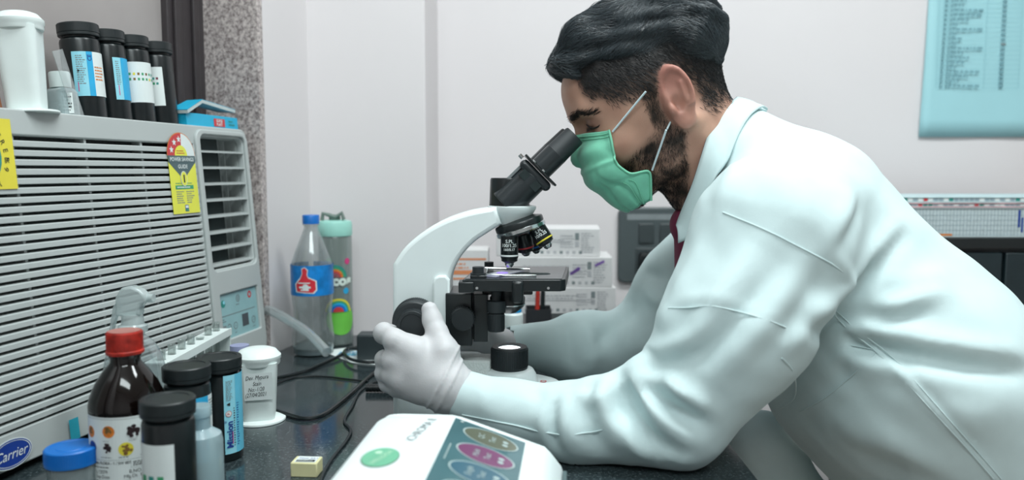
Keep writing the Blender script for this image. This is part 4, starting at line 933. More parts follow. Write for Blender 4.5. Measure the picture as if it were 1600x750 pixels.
d = Decal(planar(frame((.034, -.126, .0906), (1, 0, 0), (0, 1, 0)))); d.disc(0, 0, .0165, mat('badge_rim', '58645c', .4), 1, ry=.024, n=40); d.disc(0, .0005, .0158, mat('sticker_green', '63b08c', .35, var=.06), 2, ry=.023, n=40)
d.text('WELLDOX', .001, 0, .0072, mat('sticker_pale', 'b4dcc0', .4), 3, rot=72, center=True, bold=.01); d.disc(-.004, .011, .0035, mat('sticker_pale', 'b4dcc0', .4), 3, n=12); d.build('green_sticker', an)
mb = MB(); mb.box((.1905, -Ld+.01, .012), (.1950, -.012, .040)); pn = mb.build('side_panel', mat('side_grey', '4e6163', .4), an, bevel=.001)

# ============================================================ BACK OF THE TABLE
def carton(x, y, z, w_, dd, h, yaw, label, purple=False):
    t = thing('test_kit_box', label, 'box', (x, y, z), Matrix.Rotation(math.radians(yaw), 3, 'Z'), 'white test kit boxes stacked by the wall')
    mb = MB(); mb.box((-w_, 0, 0), (0, dd, h)); b = mb.build('carton', mat('carton_white', 'd6d6d6', .6, var=.02), t, bevel=.0012)
    d = Decal(planar(frame((-w_, -.0003, 0), (1, 0, 0), (0, 0, 1)))); g = mat('carton_grey', 'b3b5b8', .6)
    d.rect(.02, h*.50, w_-.06, h*.53, g, 1); d.scrib(.03, h*.55, w_-.07, h*.75, 2, g, 1, wl=.004); d.scrib(w_*.62, h*.3, w_*.82-.004, h*.8, 5, g, 1, wl=.002)
    d.rect(w_-.050, h*.60, w_-.042, h*.85, M['grey'], 1); d.rect(w_-.050, h*.35, w_-.042, h*.55, g, 1); d.scrib(w_-.038, h*.12, w_-.010, h*.88, 9, g, 1, wl=.003)
    for k in range(int(w_/.014)-2): d.rect(.012+k*.013, h*.10, .018+k*.013, h*.20, M['grey'] if k % 3 == 0 else g, 1)
    if purple:
        for k in range(7): d.rect(w_-.085+k*.0025, h*.42+k*.0015, w_-.080+k*.0025, h*.50+k*.0018, M['purple'], 2)
        for k in range(6): d.rect(w_-.035+k*.003, h*.70+k*.0015, w_-.031+k*.003, h*.78+k*.0015, M['purple'], 2)
    d.build('print', t)
Yb = 1.60
def bz(py, Y=Yb): return float(P(800, py, Y)[2])
def bxx(px, Y=Yb): return float(P(px, 400, Y)[0])
zz = 0
zl = [0, bz(490), bz(449), bz(402), bz(358)]
for i, (pr, sft, yw, lb) in enumerate(((962, .02, -1, 'white test kit box lowest in the stack, half hidden by the sleeve'), (963, .0, 1, 'white test kit box second from bottom of the stack'), (957, -.0, -1.5, 'white test kit box with purple pen marks, second from top of the stack'), (938, .01, -4, 'white test kit box on top of the stack beside the switchboard'))):
    carton(bxx(pr), Yb+sft, zl[i], .21 if i else .18, .12, zl[i+1]-zl[i]-.0004, yw, lb, purple=(i == 2))
# striped carton seen behind the stage, white bottle with blue cap, black box, pen cup
t = thing('striped_carton', 'white carton with orange stripes behind the microscope stage', 'box', (bxx(690), 1.63, 0))
W_ = bxx(762)-bxx(690); mb = MB(); mb.box((0, 0, 0), (W_, .09, bz(393))); mb.build('carton', mat('carton_white', 'd6d6d6', .6, var=.02), t, bevel=.001)
d = Decal(planar(frame((0, -.0003, 0), (1, 0, 0), (0, 0, 1)))); od = mat('stripe_orange', 'd98a5c', .5)
for py0, py1 in ((406, 409), (425, 432), (437, 440)): d.rect(.004, bz(py1), W_-.004, bz(py0), od, 1)
d.scrib(.01, bz(424), W_*.7, bz(412), 2, od, 1, wl=.005); d.build('print', t)
L = at(801, 1.44); t = thing('white_bottle', 'small white bottle with blue cap behind the condenser', 'bottle', L)
mb = MB(); mb.lathe([(.018, 0), (.019, .002), (.019, .078), (.015, .083)], 32); mb.build('body', M['whitep'], t)
mb = MB(); mb.lathe([(.0165, .082), (.0165, .094), (.015, .095), (0, .095)], 32); mb.build('cap', mat('cyan_cap', '1598d4', .4), t)
t = thing('black_box', 'black open box behind the stage beside the white bottle', 'box', (bxx(822, 1.5), 1.5, 0)); W_ = bxx(862, 1.5)-bxx(822, 1.5); h = bz(484, 1.5)
mb = MB(); mb.box((0, 0, 0), (W_, .002, h)); mb.box((0, .05, 0), (W_, .052, h)); mb.box((0, .002, 0), (.002, .05, h)); mb.box((W_-.002, .002, 0), (W_, .05, h)); mb.box((0, 0, 0), (W_, .052, .002)); mb.build('box', mat('dark_card', '24262a', .6), t, smooth=False)
for k, (dx_, m_, lb) in enumerate(((.014, 'red', 'red pen standing in the black box'), (.024, 'blackp', 'black pen standing in the black box'))):
    t = thing('pen', lb, 'pen', (bxx(822, 1.5)+dx_+.006, 1.52, .003)); mb = MB(); mb.tube([(0, 0, 0), (.003, .004, .10), (.004, .005, .118+.008*k)], [.0045, .0045, .002], 12); mb.build('barrel', M[m_], t)
# switchboard on the back wall
x0, x1 = float(P(967, 400, YB)[0]), float(P(1075, 400, YB)[0]); z0_, z1_ = float(P(800, 438, YB)[2]), float(P(800, 326, YB)[2])
t = thing('switchboard', 'dark grey wall switchboard with two switches and a socket on the back wall', 'switchboard', ((x0+x1)/2, YB, (z0_+z1_)/2))
wd, ht = (x1-x0)/2, (z1_-z0_)/2
sw_ = mat('switch_grey', '4a5355', .35, var=.04); sd = mat('switch_dark', '3a4244', .35)
plate('plate', [rrect(-wd, -ht, wd, ht, .012)], .014, sw_, t, Matrix.Translation((0, -.007, 0))@XZ, bev=.004)
for u in (-wd*.25, wd*.35): mb = MB(); mb.box((u-.018, -.018, ht*.05+.0), (u+.018, -.013, ht*.60)); mb.build('rocker_switch', sd, t, bevel=.002)
mb = MB(); mb.box((-wd*.55, -.0165, -ht*.8), (wd*.2, -.013, -ht*.08)); so = mb.build('socket', sd, t, bevel=.002)
for (u, v, r) in ((-.018, -.027, .0035), (-.028, -.045, .003), (-.008, -.045, .003)): mb = MB(); mb.cyl((u, -.0172, v), (u, -.016, v), r, seg=16); mb.build('socket_hole', M['acin'], so)
mb = MB(); mb.lathe([(.021, 0), (.020, .016), (.014, .022), (0, .022)], 28, M=Matrix.Translation((-.018, -.0168, -.036))@Matrix.Rotation(math.radians(90), 4, 'X'), pw=4); tag(mb.build('plug', M['blackp']), 'black plug in the socket of the wall switchboard', 'plug').matrix_world = MW[t.name]
mb = MB(); mb.box((-wd*.8, -.0146, ht*.70), (wd*.8, -.0138, ht*.86)); mb.build('name_strip', mat('strip_grey', '7f8789', .3), t)
# paper notice
x0, x1 = float(P(1434, 200, YB)[0]), float(P(1625, 200, YB)[0]); zb, ztp = float(P(1500, 214, YB)[2]), float(P(1500, -60, YB)[2])
t = thing('wall_notice', 'pale blue printed price list sheet fixed on the back wall', 'paper', (x0, YB-.001, zb))
hp = ztp-zb; wp = x1-x0; mb = MB(); nxx, nzz = 12, 10; vs = []
for j in range(nzz+1):
    for i in range(nxx+1): vs.append((wp*i/nxx+.012*(j/nzz)*(1-i/nxx), -.004-.003*math.sin(i*.7+j*.4)*(.3+j/nzz)-.0015, hp*j/nzz))
mb.add(vs, [(j*(nxx+1)+i, j*(nxx+1)+i+1, (j+1)*(nxx+1)+i+1, (j+1)*(nxx+1)+i) for j in range(nzz) for i in range(nxx)]); sh = mb.build('sheet', mat('notice_blue', '9fcfd6', .6, var=.04, scale=4), t); m_ = sh.modifiers.new('s', 'SOLIDIFY'); m_.thickness = .0012
d = Decal(planar(frame((.0, -.0100, 0), (1, 0, 0), (0, 0, 1)))); tl_ = mat('notice_line', '7fb4be', .6); tk = mat('notice_text', '6f9ca6', .6)
rows = 26; rh = .0108; zr = hp*.29*.96
for r in range(rows):
    z = zr+rh*r; x0r = .032+.0008*r*.4; d.rect(x0r, z, wp*.78, z+.0005, tl_, 1)
    if r < rows-1:
        d.rect(x0r+.008, z+.002, x0r+.014, z+.0075, tk, 1); d.rect(x0r+.022, z+.002, x0r+.026, z+.0075, tk, 1)
        L_ = random.choice((.02, .03, .05, .085)); d.scrib(x0r+.028, z+.002, x0r+.028+L_, z+.0085, 1, tk, 1, wl=.006, h=.7); d.rect(wp*.62, z+.002, wp*.62+.010, z+.008, tk, 1)
for u in (.032, .048, .054, wp*.5, wp*.78): d.rect(u, zr, u+.0006, zr+rh*(rows-1), tl_, 1)
d.rect(wp*.62, zr+rh*9+.002, wp*.62+.012, zr+rh*9+.006, M['grey'], 2)
d.build('print', t)
# dark cabinet with registers
Yc = 1.58
xa, xb = float(P(1395, 380, Yc)[0]), float(P(1750, 380, Yc)[0]); zc_ = float(P(1500, 372, Yc)[2])
t = thing('dark_cabinet', 'dark cabinet against the back wall below the stacked registers', 'cabinet', ((xa+xb)/2, Yc, FLOOR)); hw = (xb-xa)/2; hc = zc_-FLOOR
dk = mat('cabinet_dark', '1d2a2e', .35, var=.1)
mb = MB(); mb.box((-hw+.02, .02, .08), (hw-.02, YB-Yc-.002, hc-.022)); mb.box((-hw+.04, .05, 0), (hw-.04, .28, .08)); mb.build('carcass', dk, t)
mb = MB(); mb.box((-hw, 0, hc-.022), (hw, YB-Yc-.002, hc)); mb.build('worktop', mat('cabinet_top', '1a1f20', .3, var=.1), t, bevel=.002)
for s_ in (-1, 1): mb = MB(); mb.box((s_*.004 if s_ > 0 else -hw+.024, .004, .09), (hw-.024 if s_ > 0 else -.004, .02, hc-.03)); dd_ = mb.build('door', dk, t, bevel=.002); mb = MB(); mb.box((s_*.03-.005, -.010, hc*.6), (s_*.03+.005, .004, hc*.7)); mb.build('handle', M['chrome'], dd_, bevel=.001)
z = zc_; gp = 'registers stacked on the dark cabinet'
reg = mat('ledger_check', '93a5ab', .6, var=.25, scale=60)
def register(z, h, x0, dep, col, label, strip=None, dy=0, pen=False):
    t = thing('register', label, 'book', (x0, Yc+.012+dy, z+.0004), None, gp); w_ = .415
    mb = MB(); mb.box((0, 0, .0), (w_, dep, .0022)); mb.box((0, 0, h-.0024), (w_, dep, h-.0004)); mb.build('cover', col, t, bevel=.0006)
    mb = MB(); mb.box((.003, .002, .0022), (w_-.003, dep-.002, h-.0024)); mb.build('pages', mat('page_edges', 'b7c4c6', .8, var=.1, scale=300), t)
    d = Decal(planar(frame((0, .0017, 0), (1, 0, 0), (0, 0, 1)))); g = mat('page_line', '8ea2ab', .8)
    if h > .02:
        for k in range(59): d.rect(.004+k*.0068, .003, .0052+k*.0068, h-.003, g, 1)
        for k in range(5): d.rect(.004, .004+k*h/6, w_-.004, .0046+k*h/6, g, 1)
        d.rect(.235, .02, .24, h-.005, M['navy'], 2); d.rect(.242, .010, .246, h-.02, M['navy'], 2); d.rect(.07, .003, .105, .007, M['orange'], 2)
    else:
        for k in range(39):
            c_ = random.choice([M['redink'] if k < 26 else g, g, M['teal'], g, g, M['paper'], M['paper']]); d.rect(.004+k*.0102, .003, .012+k*.0102, h-.003, c_, 1)
    d.build('edge_marks', t)
X0r = float(P(1410, 380, Yc)[0])
register(z, bz(325, Yc)-z, X0r, .22, mat('cover_grey', 'a9b4b6', .6), 'thick checked register at the bottom of the stack on the dark cabinet'); z = bz(325, Yc)
register(z, .0095, X0r-.01, .23, mat('cover_redwhite', 'c79fa4', .6, var=.4, scale=40), 'thin red edged register in the middle of the stack'); z += .0095
register(z, bz(308, Yc)-z, X0r-.02, .21, mat('cover_pale', 'b9cfd2', .6, var=.1), 'pale register on top of the stack under the notice')

# ============================================================ THE PERSON
per = thing('person', 'person in white coat, green mask and gloves leaning over to look into the microscope', 'person', (.66, 1.1, FLOOR))
YH = 1.10
tilt = math.radians(25)
HO = P(1035, 172, YH); HF = np.array([-math.cos(tilt), 0, -math.sin(tilt)]); HU = np.array([-math.sin(tilt), 0, math.cos(tilt)]); HV = np.array([0, 1, 0.])  # forward, up, far side
HM = np.stack([HF, HV, HU], 1)      # local (forward, far, up) -> world
def hl(px, py, Y=YH): return HM.T@(P(px, py, Y)-HO)
def h2w(p): return p@HM.T+HO
def hpt(px, py, v):   # pixel on the near side of the head at lateral offset v (v<0 = near)
    return HM.T@(P(px, py, YH+v)-HO)
nk1 = hl(1128, 265)
def skull(x, y, z):
    a = np.abs(y)
    d = ell(x, y, z, (.004, 0, .050), (.103, .077, .086))
    d = smin(d, ell(x, y, z, (.030, 0, .035), (.082, .068, .070)), .02)
    d = smin(d, ell(x, y, z, (.050, 0, -.014), (.060, .058, .066), .12), .03)
    d = smin(d, ell(x, y, z, (.068, 0, .066), (.046, .056, .042)), .02)
    d = smin(d, cap(x, a, z, (.004, .050, -.030), (.030, .046, -.062), .020, .018), .02)       # jaw angle
    d = smin(d, cap(x, a, z, (.030, .046, -.062), (.082, .012, -.086), .017, .017), .02)
    d = smin(d, ell(x, y, z, (.090, 0, -.084), (.016, .022, .015)), .02)                         # chin
    d = smin(d, cap(x, a, z, (.1035, .010, .041), (.096, .040, .043), .0115, .010), .015)         # brow
    d = smin(d, ell(x, a, z, (.078, .044, -.018), (.022, .018, .018)), .02)                      # cheekbone
    d = smax(d, -ell(x, a, z, (.122, .033, .024), (.022, .019, .012)), .014)                     # eye socket
    d = smin(d, ell(x, a, z, (.0915, .032, .022), (.0122, .0145, .0112)), .006)                 # lids
    d = smin(d, cap(x, y, z, (.106, 0, .030), (.128, 0, -.014), .0065, .0095), .010)             # nose
    d = smin(d, ell(x, a, z, (.119, .010, -.020), (.012, .008, .008)), .006)
    d = smin(d, cap(x, a, z, (.110, 0, -.044), (.102, .020, -.046), .006, .004), .006)
    d = smin(d, cap(x, a, z, (.108, 0, -.053), (.101, .016, -.053), .007, .004), .005)
    return d
def ear(x, y, z):
    a = np.abs(y)
    # ear plane leans outward: v grows backwards
    t = (x+.012)*(-.35); v = a-.078-t
    X = x+.010; Z = z-.010
    plate_ = np.maximum(np.sqrt((X/.0195)**2+((Z-.004)/.036)**2)-1, -1)*.018
    e = smax(plate_, np.abs(v)-.0028, .004)
    rim = np.sqrt((np.sqrt((X/.0175)**2+((Z-.006)/.031)**2+1e-9)*.022-.0205)**2*1.0+(v-.003)**2)-.0036
    rim = np.maximum(rim, -(Z+.018)*1.0)
    lobe = ell(x, a, z, (-.004, .079, -.022), (.0095, .0045, .012))
    anti = cap(X, v+0*z, Z, (-.006, .003, -.010), (-.0075, .0035, .014), .0035, .003)
    trag = ell(x, a, z, (.004, .080, -.004), (.005, .005, .007))
    root = ell(x, a, z, (-.002, .068, .0), (.013, .014, .024))
    d = smin(e, rim, .003); d = smin(d, lobe, .006); d = smin(d, anti, .003); d = smin(d, root, .008)
    d = smax(d, -ell(x, a, z, (-.0045, .087, .001), (.0085, .011, .0125)), .003); d = smin(d, trag, .003)
    return d
def neck(x, y, z):
    d = cap(x, y, z, (-.030, 0, -.020), (nk1[0], 0, nk1[2]), .056, .064)
    d = smin(d, cap(x, np.abs(y), z, (-.025, .045, -.03), (nk1[0]+.03, .030, nk1[2]-.01), .018, .018), .03)
    d = smin(d, cap(x, y, z, (.012, 0, -.075), (nk1[0]+.048, 0, nk1[2]-.008), .036, .032), .03)
    return d
chest_l = hl(1260, 330)
def headsdf(x, y, z):
    d = smin(skull(x, y, z), ear(x, y, z), .004)
    d = smin(d, neck(x, y, z), .022)
    d = smin(d, cap(x, np.abs(y), z, (nk1[0]-.02, .0, nk1[2]-.02), (chest_l[0]+.05, .04, chest_l[2]-.02), .050, .045), .03)
    return d
V, F = surface_nets(headsdf, (-.26, -.165, -.28), (.150, .165, .150), .0021)
G = grad(headsdf, V, .003)
rng = np.random.RandomState(3)
def noise(p, s, seed=0):
    r = np.random.RandomState(seed); o = np.zeros(len(p))
    for _ in range(7):
        k = r.normal(size=3)*s; o += np.sin(p@k+r.uniform(0, 6.28))
    return o/7**.5
def sst(a, b, x): t = np.clip((x-a)/(b-a), 0, 1); return t*t*(3-2*t)
x, y, z = V.T; ay = np.abs(y)
skin = np.array(lin('cfa48e')); col = np.tile(skin, (len(V), 1))
def blend(m, c): 
    global col
    m = np.clip(m, 0, 1)[:, None]; col = col*(1-m)+np.array(lin(c))*m
blend(.25+.25*noise(V, 90, 1), 'a87b68')
isear = sst(.004, -.001, ear(x, y, z)); blend(isear*.5, 'c08478'); blend(isear*sst(.0, .03, z)*.35, 'b96a64')
blend(sst(.018, .008, np.sqrt((x-.094)**2*.6+(ay-.034)**2*.5+(z-.022)**2*1.3))*.55, '6f4c44')            # eye socket shade painted into the skin colour
hairline = .030+.036*sst(.02, .085, x)+.012*np.sin(x*60)        # lower edge of scalp hair, by position
# side fade: scalp tone where hair is cropped
scalp = sst(-.010, .014, z-(.026+.25*np.maximum(x-.035, 0)+.9*np.maximum(x-.066, 0)-.55*np.maximum(-x-.02, 0)))*sst(.098, .080, x)
scalp = np.maximum(scalp, sst(-.02, .01, z+.0+.9*(x+.055))*sst(-.02, -.05, x)*sst(-.075, -.045, z)*0)
nape = sst(-.028, -.048, x)*sst(-.045+.0, -.005, z+.25*(x+.05))
scalp = np.maximum(scalp, nape)*(1-isear)
blend(scalp*.85, '4a4039')
ln_ = np.where(x < -.03, .066-1.2*(-x-.03), .066+.12*np.maximum(x-.03, 0)-.10*np.maximum(-x-.01, 0))-.006
blend(sst(-.026, .002, z-ln_)*(1-isear)*sst(.100, .088, x+.1*np.maximum(0, .06-z))*.93, '1e1f20')
side = sst(.040, .006, np.abs(x-.020-.10*np.maximum(-z-.0, 0)))*sst(-.04, -.01, z)*sst(.040, .02, z)*sst(.05, .06, ay)
# beard zone: jaw below a line from sideburn to mouth
bl = -.012-.42*(x-.012)
beard = sst(.008, -.010, z-bl)*sst(-.020, .004, x+.05*0-(-.004)+.10*(z+.05))*sst(-.150, -.110, z)
sideburn = sst(.014, .006, np.abs(x-.021))*sst(-.03, -.015, z)*sst(.05, .03, z)*sst(.055, .062, ay)
beard = np.maximum(beard*sst(-.002, .010, x+.004*0+.02*0+.25*(z+.03)+.006), sideburn)*(1-isear)
beard *= .85+.25*noise(V, 160, 4)
blend(beard*.80, '3a3028')
brow = sst(.0048, .0018, np.abs(z-.0425-.10*(ay-.03)+.8*np.maximum(ay-.042, 0)))*sst(.008, .014, ay)*sst(.060, .050, ay)*sst(.06, .07, x)
blend(brow*.9, '2b2320'); blend(sst(.004, .0015, np.abs(z-.0185))*sst(.048, .040, ay)*sst(.016, .02, ay)*sst(.09, .094, x), '241a18')
blend(sst(-.033, -.040, z)*sst(-.064, -.056, z)*sst(.098, .103, x), 'a5665c')
V2_ = V+G*(noise(V, 260, 9)*.00012)[:, None]
def vcmat(name, rough, sss=.0, spec=.4, bump=.0):
    m = bpy.data.materials.new(name); m.use_nodes = True; nt = m.node_tree; b = nt.nodes['Principled BSDF']
    a = nt.nodes.new('ShaderNodeVertexColor'); a.layer_name = 'Col'; n = nt.nodes.new('ShaderNodeTexNoise'); n.inputs['Scale'].default_value = 700; n.inputs['Detail'].default_value = 3
    mx_ = nt.nodes.new('ShaderNodeMixRGB'); mx_.blend_type = 'MULTIPLY'; mx_.inputs[0].default_value = .3
    nt.links.new(a.outputs[0], mx_.inputs[1]); nt.links.new(n.outputs['Fac'], mx_.inputs[2]); nt.links.new(mx_.outputs[0], b.inputs['Base Color'])
    b.inputs['Roughness'].default_value = rough; b.inputs['Specular IOR Level'].default_value = spec
    bp = nt.nodes.new('ShaderNodeBump'); bp.inputs['Strength'].default_value = .15; bp.inputs['Distance'].default_value = .001
    nt.links.new(n.outputs['Fac'], bp.inputs['Height']); nt.links.new(bp.outputs[0], b.inputs['Normal'])
    if sss: b.inputs['Subsurface Weight'].default_value = sss; b.inputs['Subsurface Scale'].default_value = .006; b.inputs['Subsurface Radius'].default_value = (1, .35, .2)
    return m
SKIN = vcmat('skin', .5, .12)
body = np_obj('body', h2w(V2_), F, SKIN, per, col=col)
# eyes
for s_ in (-1, 1):
    c = np.array([.0895, .032*s_, .0195]); mb = MB(); Mx = Matrix([list(HM[i])+[HO[i]] for i in range(3)]+[[0, 0, 0, 1]])@Matrix.Translation(Vector(c))
    mb.lathe([(0, -.0112)]+[(.0112*math.sin(a), -.0112*math.cos(a)) for a in [math.pi*k/14 for k in range(1, 14)]]+[(0, .0112)], 24, M=Mx@Matrix.Translation((.0022, 0, 0)))
    e = mb.build('eyeball', mat('eye_white', 'cfc8c4', .2, var=.02), per, world=True)
    mb = MB(); mb.lathe([(.0058, 0), (.004, .0008), (0, .001)], 24, M=Mx@Matrix.Translation((.0022+.0098, 0, -.001))@Matrix.Rotation(math.radians(90), 4, 'Y')); mb.build('iris', mat('iris_brown', '2a1712', .1), e, world=True)
for s_ in (-1, 1):
    pp = [hpt(911, 197, -.034), hpt(918, 200, -.040), hpt(927, 201, -.043), hpt(936, 197, -.047), hpt(940, 193, -.049)]; q5 = []
    for p_ in pp:
        p_ = np.array(p_); p_[1] *= -s_*-1
        d_ = float(skull(*[np.array([c_]) for c_ in p_])[0]); p_ = p_-grad(skull, p_[None], .002)[0]*(d_-.0004); q5.append(tuple(h2w(p_)))
    mb = MB(); mb.tube(q5, [.0006, .0011, .0013, .0011, .0005], 8); mb.build('eyelashes', mat('lash_black', '15110f', .6), body, world=True)
# ---- hair
def hair0(x, y, z):
    d = ell(x, y, z, (-.004, 0, .060), (.107, .0795, .086))
    d = smin(d, cap(x, y, z, (.098, -.025, .100), (.090, .028, .106), .026, .026), .03)        # front roll
    d = smin(d, cap(x, y, z, (.060, -.02, .128), (-.02, .02, .138), .030, .030), .03)
    d = smin(d, ell(x, y, z, (-.060, 0, .085), (.054, .070, .060)), .03)
    d = smin(d, ell(x, y, z, (.118, 0, .078), (.016, .040, .018)), .018)
    return d
def hair_cut(x, y, z):
    # keep the top; cropped sides are skin with stubble; line runs from temple to crown
    line = .066+.10*np.maximum(-x-.01, 0)*(-1)+.12*np.maximum(x-.03, 0)
    line = np.where(x < -.03, .066-1.2*(-x-.03), line)-.006
    return line-z
def hairsdf(x, y, z):
    d = hair0(x, y, z)
    w_ = .0018*np.sin(x*95+7*np.sin(z*38+y*14)+y*40)+.0010*np.sin(z*170+x*90-y*70)
    d = d+w_
    d = d+.009*sst(-.055, -.095, x)*sst(.065, .010, z)
    hc_ = hair_cut(x, y, z); d = d+.0105*sst(-.042, -.002, hc_)*sst(.100, .080, x)
    d = smax(d, hc_-.004, .010)
    d = smax(d, (x-.080)-.9*(z-.070), .010)
    return d
Vh, Fh = surface_nets(hairsdf, (-.135, -.11, -.06), (.15, .11, .19), .0028)
HAIR = mat('hair_black', '1b2023', .38, var=.35, scale=300, spec=.6)
hair = np_obj('hair', h2w(Vh), Fh, HAIR, per)
def strands(seedp, dirf, sdf, n, seg, step, r0, lift, name, material, parent, jit=.3, inner=0.0):
    """short tapered hairs following a direction field over a surface"""
    p = seedp.copy(); nn = len(p); pts = [p.copy()]; rr = np.random.RandomState(5)
    jv = rr.normal(size=(nn, 3))*jit
    for k in range(seg):
        g = grad(sdf, p, .003); dvec = dirf(p)+jv*(.6+.4*k/seg); dvec -= g*(np.sum(dvec*g, 1, keepdims=True)); dvec /= np.maximum(np.linalg.norm(dvec, axis=1, keepdims=True), 1e-6)
        p = p+dvec*step*(.6+.8*rr.rand(nn, 1)); s_ = sdf(*p.T); off = inner+lift*(k+1)/seg
        p = p-g*(s_-off)[:, None]; pts.append(p.copy())
    pts = np.stack(pts, 1); n1 = seg+1
    tan = np.gradient(pts, axis=1); tan /= np.maximum(np.linalg.norm(tan, axis=2, keepdims=True), 1e-9)
    ref = rr.normal(size=(nn, 1, 3)); a = np.cross(tan, ref); a /= np.maximum(np.linalg.norm(a, axis=2, keepdims=True), 1e-9); b = np.cross(tan, a)
    rad = (r0*(1-.75*np.linspace(0, 1, n1)**1.5))[None, :, None]
    ring = [pts+rad*(a*math.cos(q)+b*math.sin(q)) for q in (0, 2.094, 4.189)]
    VV = np.stack(ring, 2).reshape(-1, 3)
    base = (np.arange(nn)[:, None, None]*n1+np.arange(seg)[None, :, None])*3; k = np.arange(3)[None, None, :]; k2 = (k+1) % 3
    FF = np.stack([base+k, base+k2, base+3+k2, base+3+k], -1).reshape(-1, 4)
    o = np_obj(name, h2w(VV), FF, material, parent); o['kind'] = 'stuff'; return o
def pick(Vs, n, cond=None, seed=1):
    r = np.random.RandomState(seed); idx = np.arange(len(Vs)) if cond is None else np.nonzero(cond)[0]
    return Vs[r.choice(idx, n)]+r.normal(size=(n, 3))*.0015
def topdir(p):
    x, y, z = p.T
    wv = .50*np.sin(x*30+z*24+y*8)+.25*np.sin(x*75-z*30)
    f = np.stack([-1+.0*x+1.0*sst(.085, .115, x)*.6, .30*wv+.15*np.sign(y), .25+wv-1.2*sst(.01, -.07, x)-1.6*sst(.095, .115, x)*sst(.10, .08, z)], 1)
    return f
strands(pick(Vh, 15000), topdir, hairsdf, 0, 7, .0052, .00034, .0042, 'hair_strands', mat('hair_strand', '3b454a', .32, var=.5, scale=500, spec=.7), hair, .30)
# cropped sides, nape and beard
def sidedir(p): return np.stack([-.6+0*p[:, 0], 0*p[:, 0], -.9+0*p[:, 0]], 1)
scalp = np.maximum(scalp, sst(-.026, .002, z-ln_)*(1-isear)*sst(.100, .088, x))
cond = (scalp > .25) & (rng.rand(len(V)) < np.clip(scalp, 0, 1)) & (isear < .2)
hs = lambda x, y, z: smin(skull(x, y, z), neck(x, y, z), .022)
up_ = pick(V, 16000, cond & (z > -.05)); up_ = up_[(hairsdf(*up_.T) > -.004)]
strands(up_, sidedir, hs, 0, 3, .0026, .00030, .0022, 'cropped_hair', mat('cropped_hair', '1e2022', .5, var=.3, scale=500), hair, .35)
def bdir(p): return np.stack([.35+0*p[:, 0], 0*p[:, 0], -.9+0*p[:, 0]], 1)
cond = (beard > .3) & (rng.rand(len(V)) < beard*1.1)
strands(pick(V, 8000, cond, 2), bdir, hs, 0, 3, .0020, .00020, .0024, 'beard', mat('beard_hair', '1b1715', .5, var=.3, scale=500), per, .5)
cond = (brow > .4)
strands(pick(V, 450, cond, 3), lambda p: np.stack([-.5+0*p[:, 0], .9*np.sign(p[:, 1]), .15+0*p[:, 0]], 1), skull, 0, 4, .0018, .00032, .0012, 'eyebrows', mat('brow_hair', '14110f', .5), per, .2)
# ---- mask
sk2 = lambda x, y, z: skull(x, y, z)
C_t = [(.1085, .014), (.124, .002), (.137, -.020), (.136, -.045), (.128, -.072), (.122, -.100), (.098, -.124)]
C_t = [tuple(hl(*q)[[0, 2]]) for q in ((906, 212), (902, 226), (902, 247), (907, 270), (920, 292), (941, 313), (979, 331))]
E_t = [tuple(hpt(*q, -.062)[[0, 2]]) for q in ((955, 203), (958, 221), (959, 240), (964, 258), (985, 273), (1017, 265), (1021, 314))]
vE = [.056, .060, .062, .063, .062, .060, .045]
def resamp(pts, n):
    pts = np.array(pts); tt = np.linspace(0, len(pts)-1, n); i = np.minimum(tt.astype(int), len(pts)-2); f = tt-i; return pts[i]*(1-f[:, None])+pts[i+1]*f[:, None]
nT, nS = 44, 46; Cc = resamp(C_t, nT); Ee = resamp([(a, b, c) for (a, b), c in zip(E_t, vE)], nT)
def smooth1(A, k=3):
    for _ in range(k): B = A.copy(); B[1:-1] = .25*A[:-2]+.5*A[1:-1]+.25*A[2:]; A = B
    return A
Cc = smooth1(Cc, 5); Ee = smooth1(Ee, 3)
mv = []
for j in range(nT):
    for i in range(nS+1):
        s_ = -1+2*i/nS; a = abs(s_); ph = a*math.pi/2
        u = Ee[j, 0]+(Cc[j, 0]-Ee[j, 0])*(math.cos(ph)**.85 if a < 1 else 0); w_ = Cc[j, 1]+(Ee[j, 1]-Cc[j, 1])*(1-math.cos(ph))**1.1
        v = math.copysign(Ee[j, 2]*math.sin(ph)**.9, s_); mv.append((u, v, w_))
mv = np.array(mv); tj = np.repeat(np.linspace(0, 1, nT), nS+1); si = np.tile(np.linspace(-1, 1, nS+1), nT)
for _ in range(4):
    dd = headsdf(*mv.T); g = grad(headsdf, mv, .003); push = np.maximum(.0028-dd, 0); mv += g*push[:, None]
# pleats and crumples
cen = np.array([.05, 0, -.05]); outw = mv-cen; outw /= np.linalg.norm(outw, axis=1, keepdims=True)
pl = .0016*np.sin((tj*1.0+.10*np.abs(si))*2*math.pi*3.2+1.2)*(1-np.abs(si)**4)+.0016*np.exp(-((tj-.42-.10*(1-np.abs(si)))/.03)**2)-.0022*np.exp(-((np.abs(si)-.62-.35*(tj-.7))/.035)**2)*sst(.45, .7, tj)-.0018*np.exp(-((np.abs(si)-.42+.5*(tj-.75))/.035)**2)*sst(.45, .7, tj)
mv += outw*pl[:, None]*1.5
mf = np.array([(j*(nS+1)+i, (j+1)*(nS+1)+i, (j+1)*(nS+1)+i+1, j*(nS+1)+i+1) for j in range(nT-1) for i in range(nS)])
MASK = mat('mask_green', '7ccfb0', .75, var=.07, scale=60, bump=.1, bscale=900, sheen=.2)
mk = np_obj('face_mask', h2w(mv), mf, MASK, per); md = mk.modifiers.new('s', 'SOLIDIFY'); md.thickness = .0012; md.offset = 1
grid = mv.reshape(nT, nS+1, 3)
Mk = mat('mask_edge', '7fcfae', .75, var=.05)
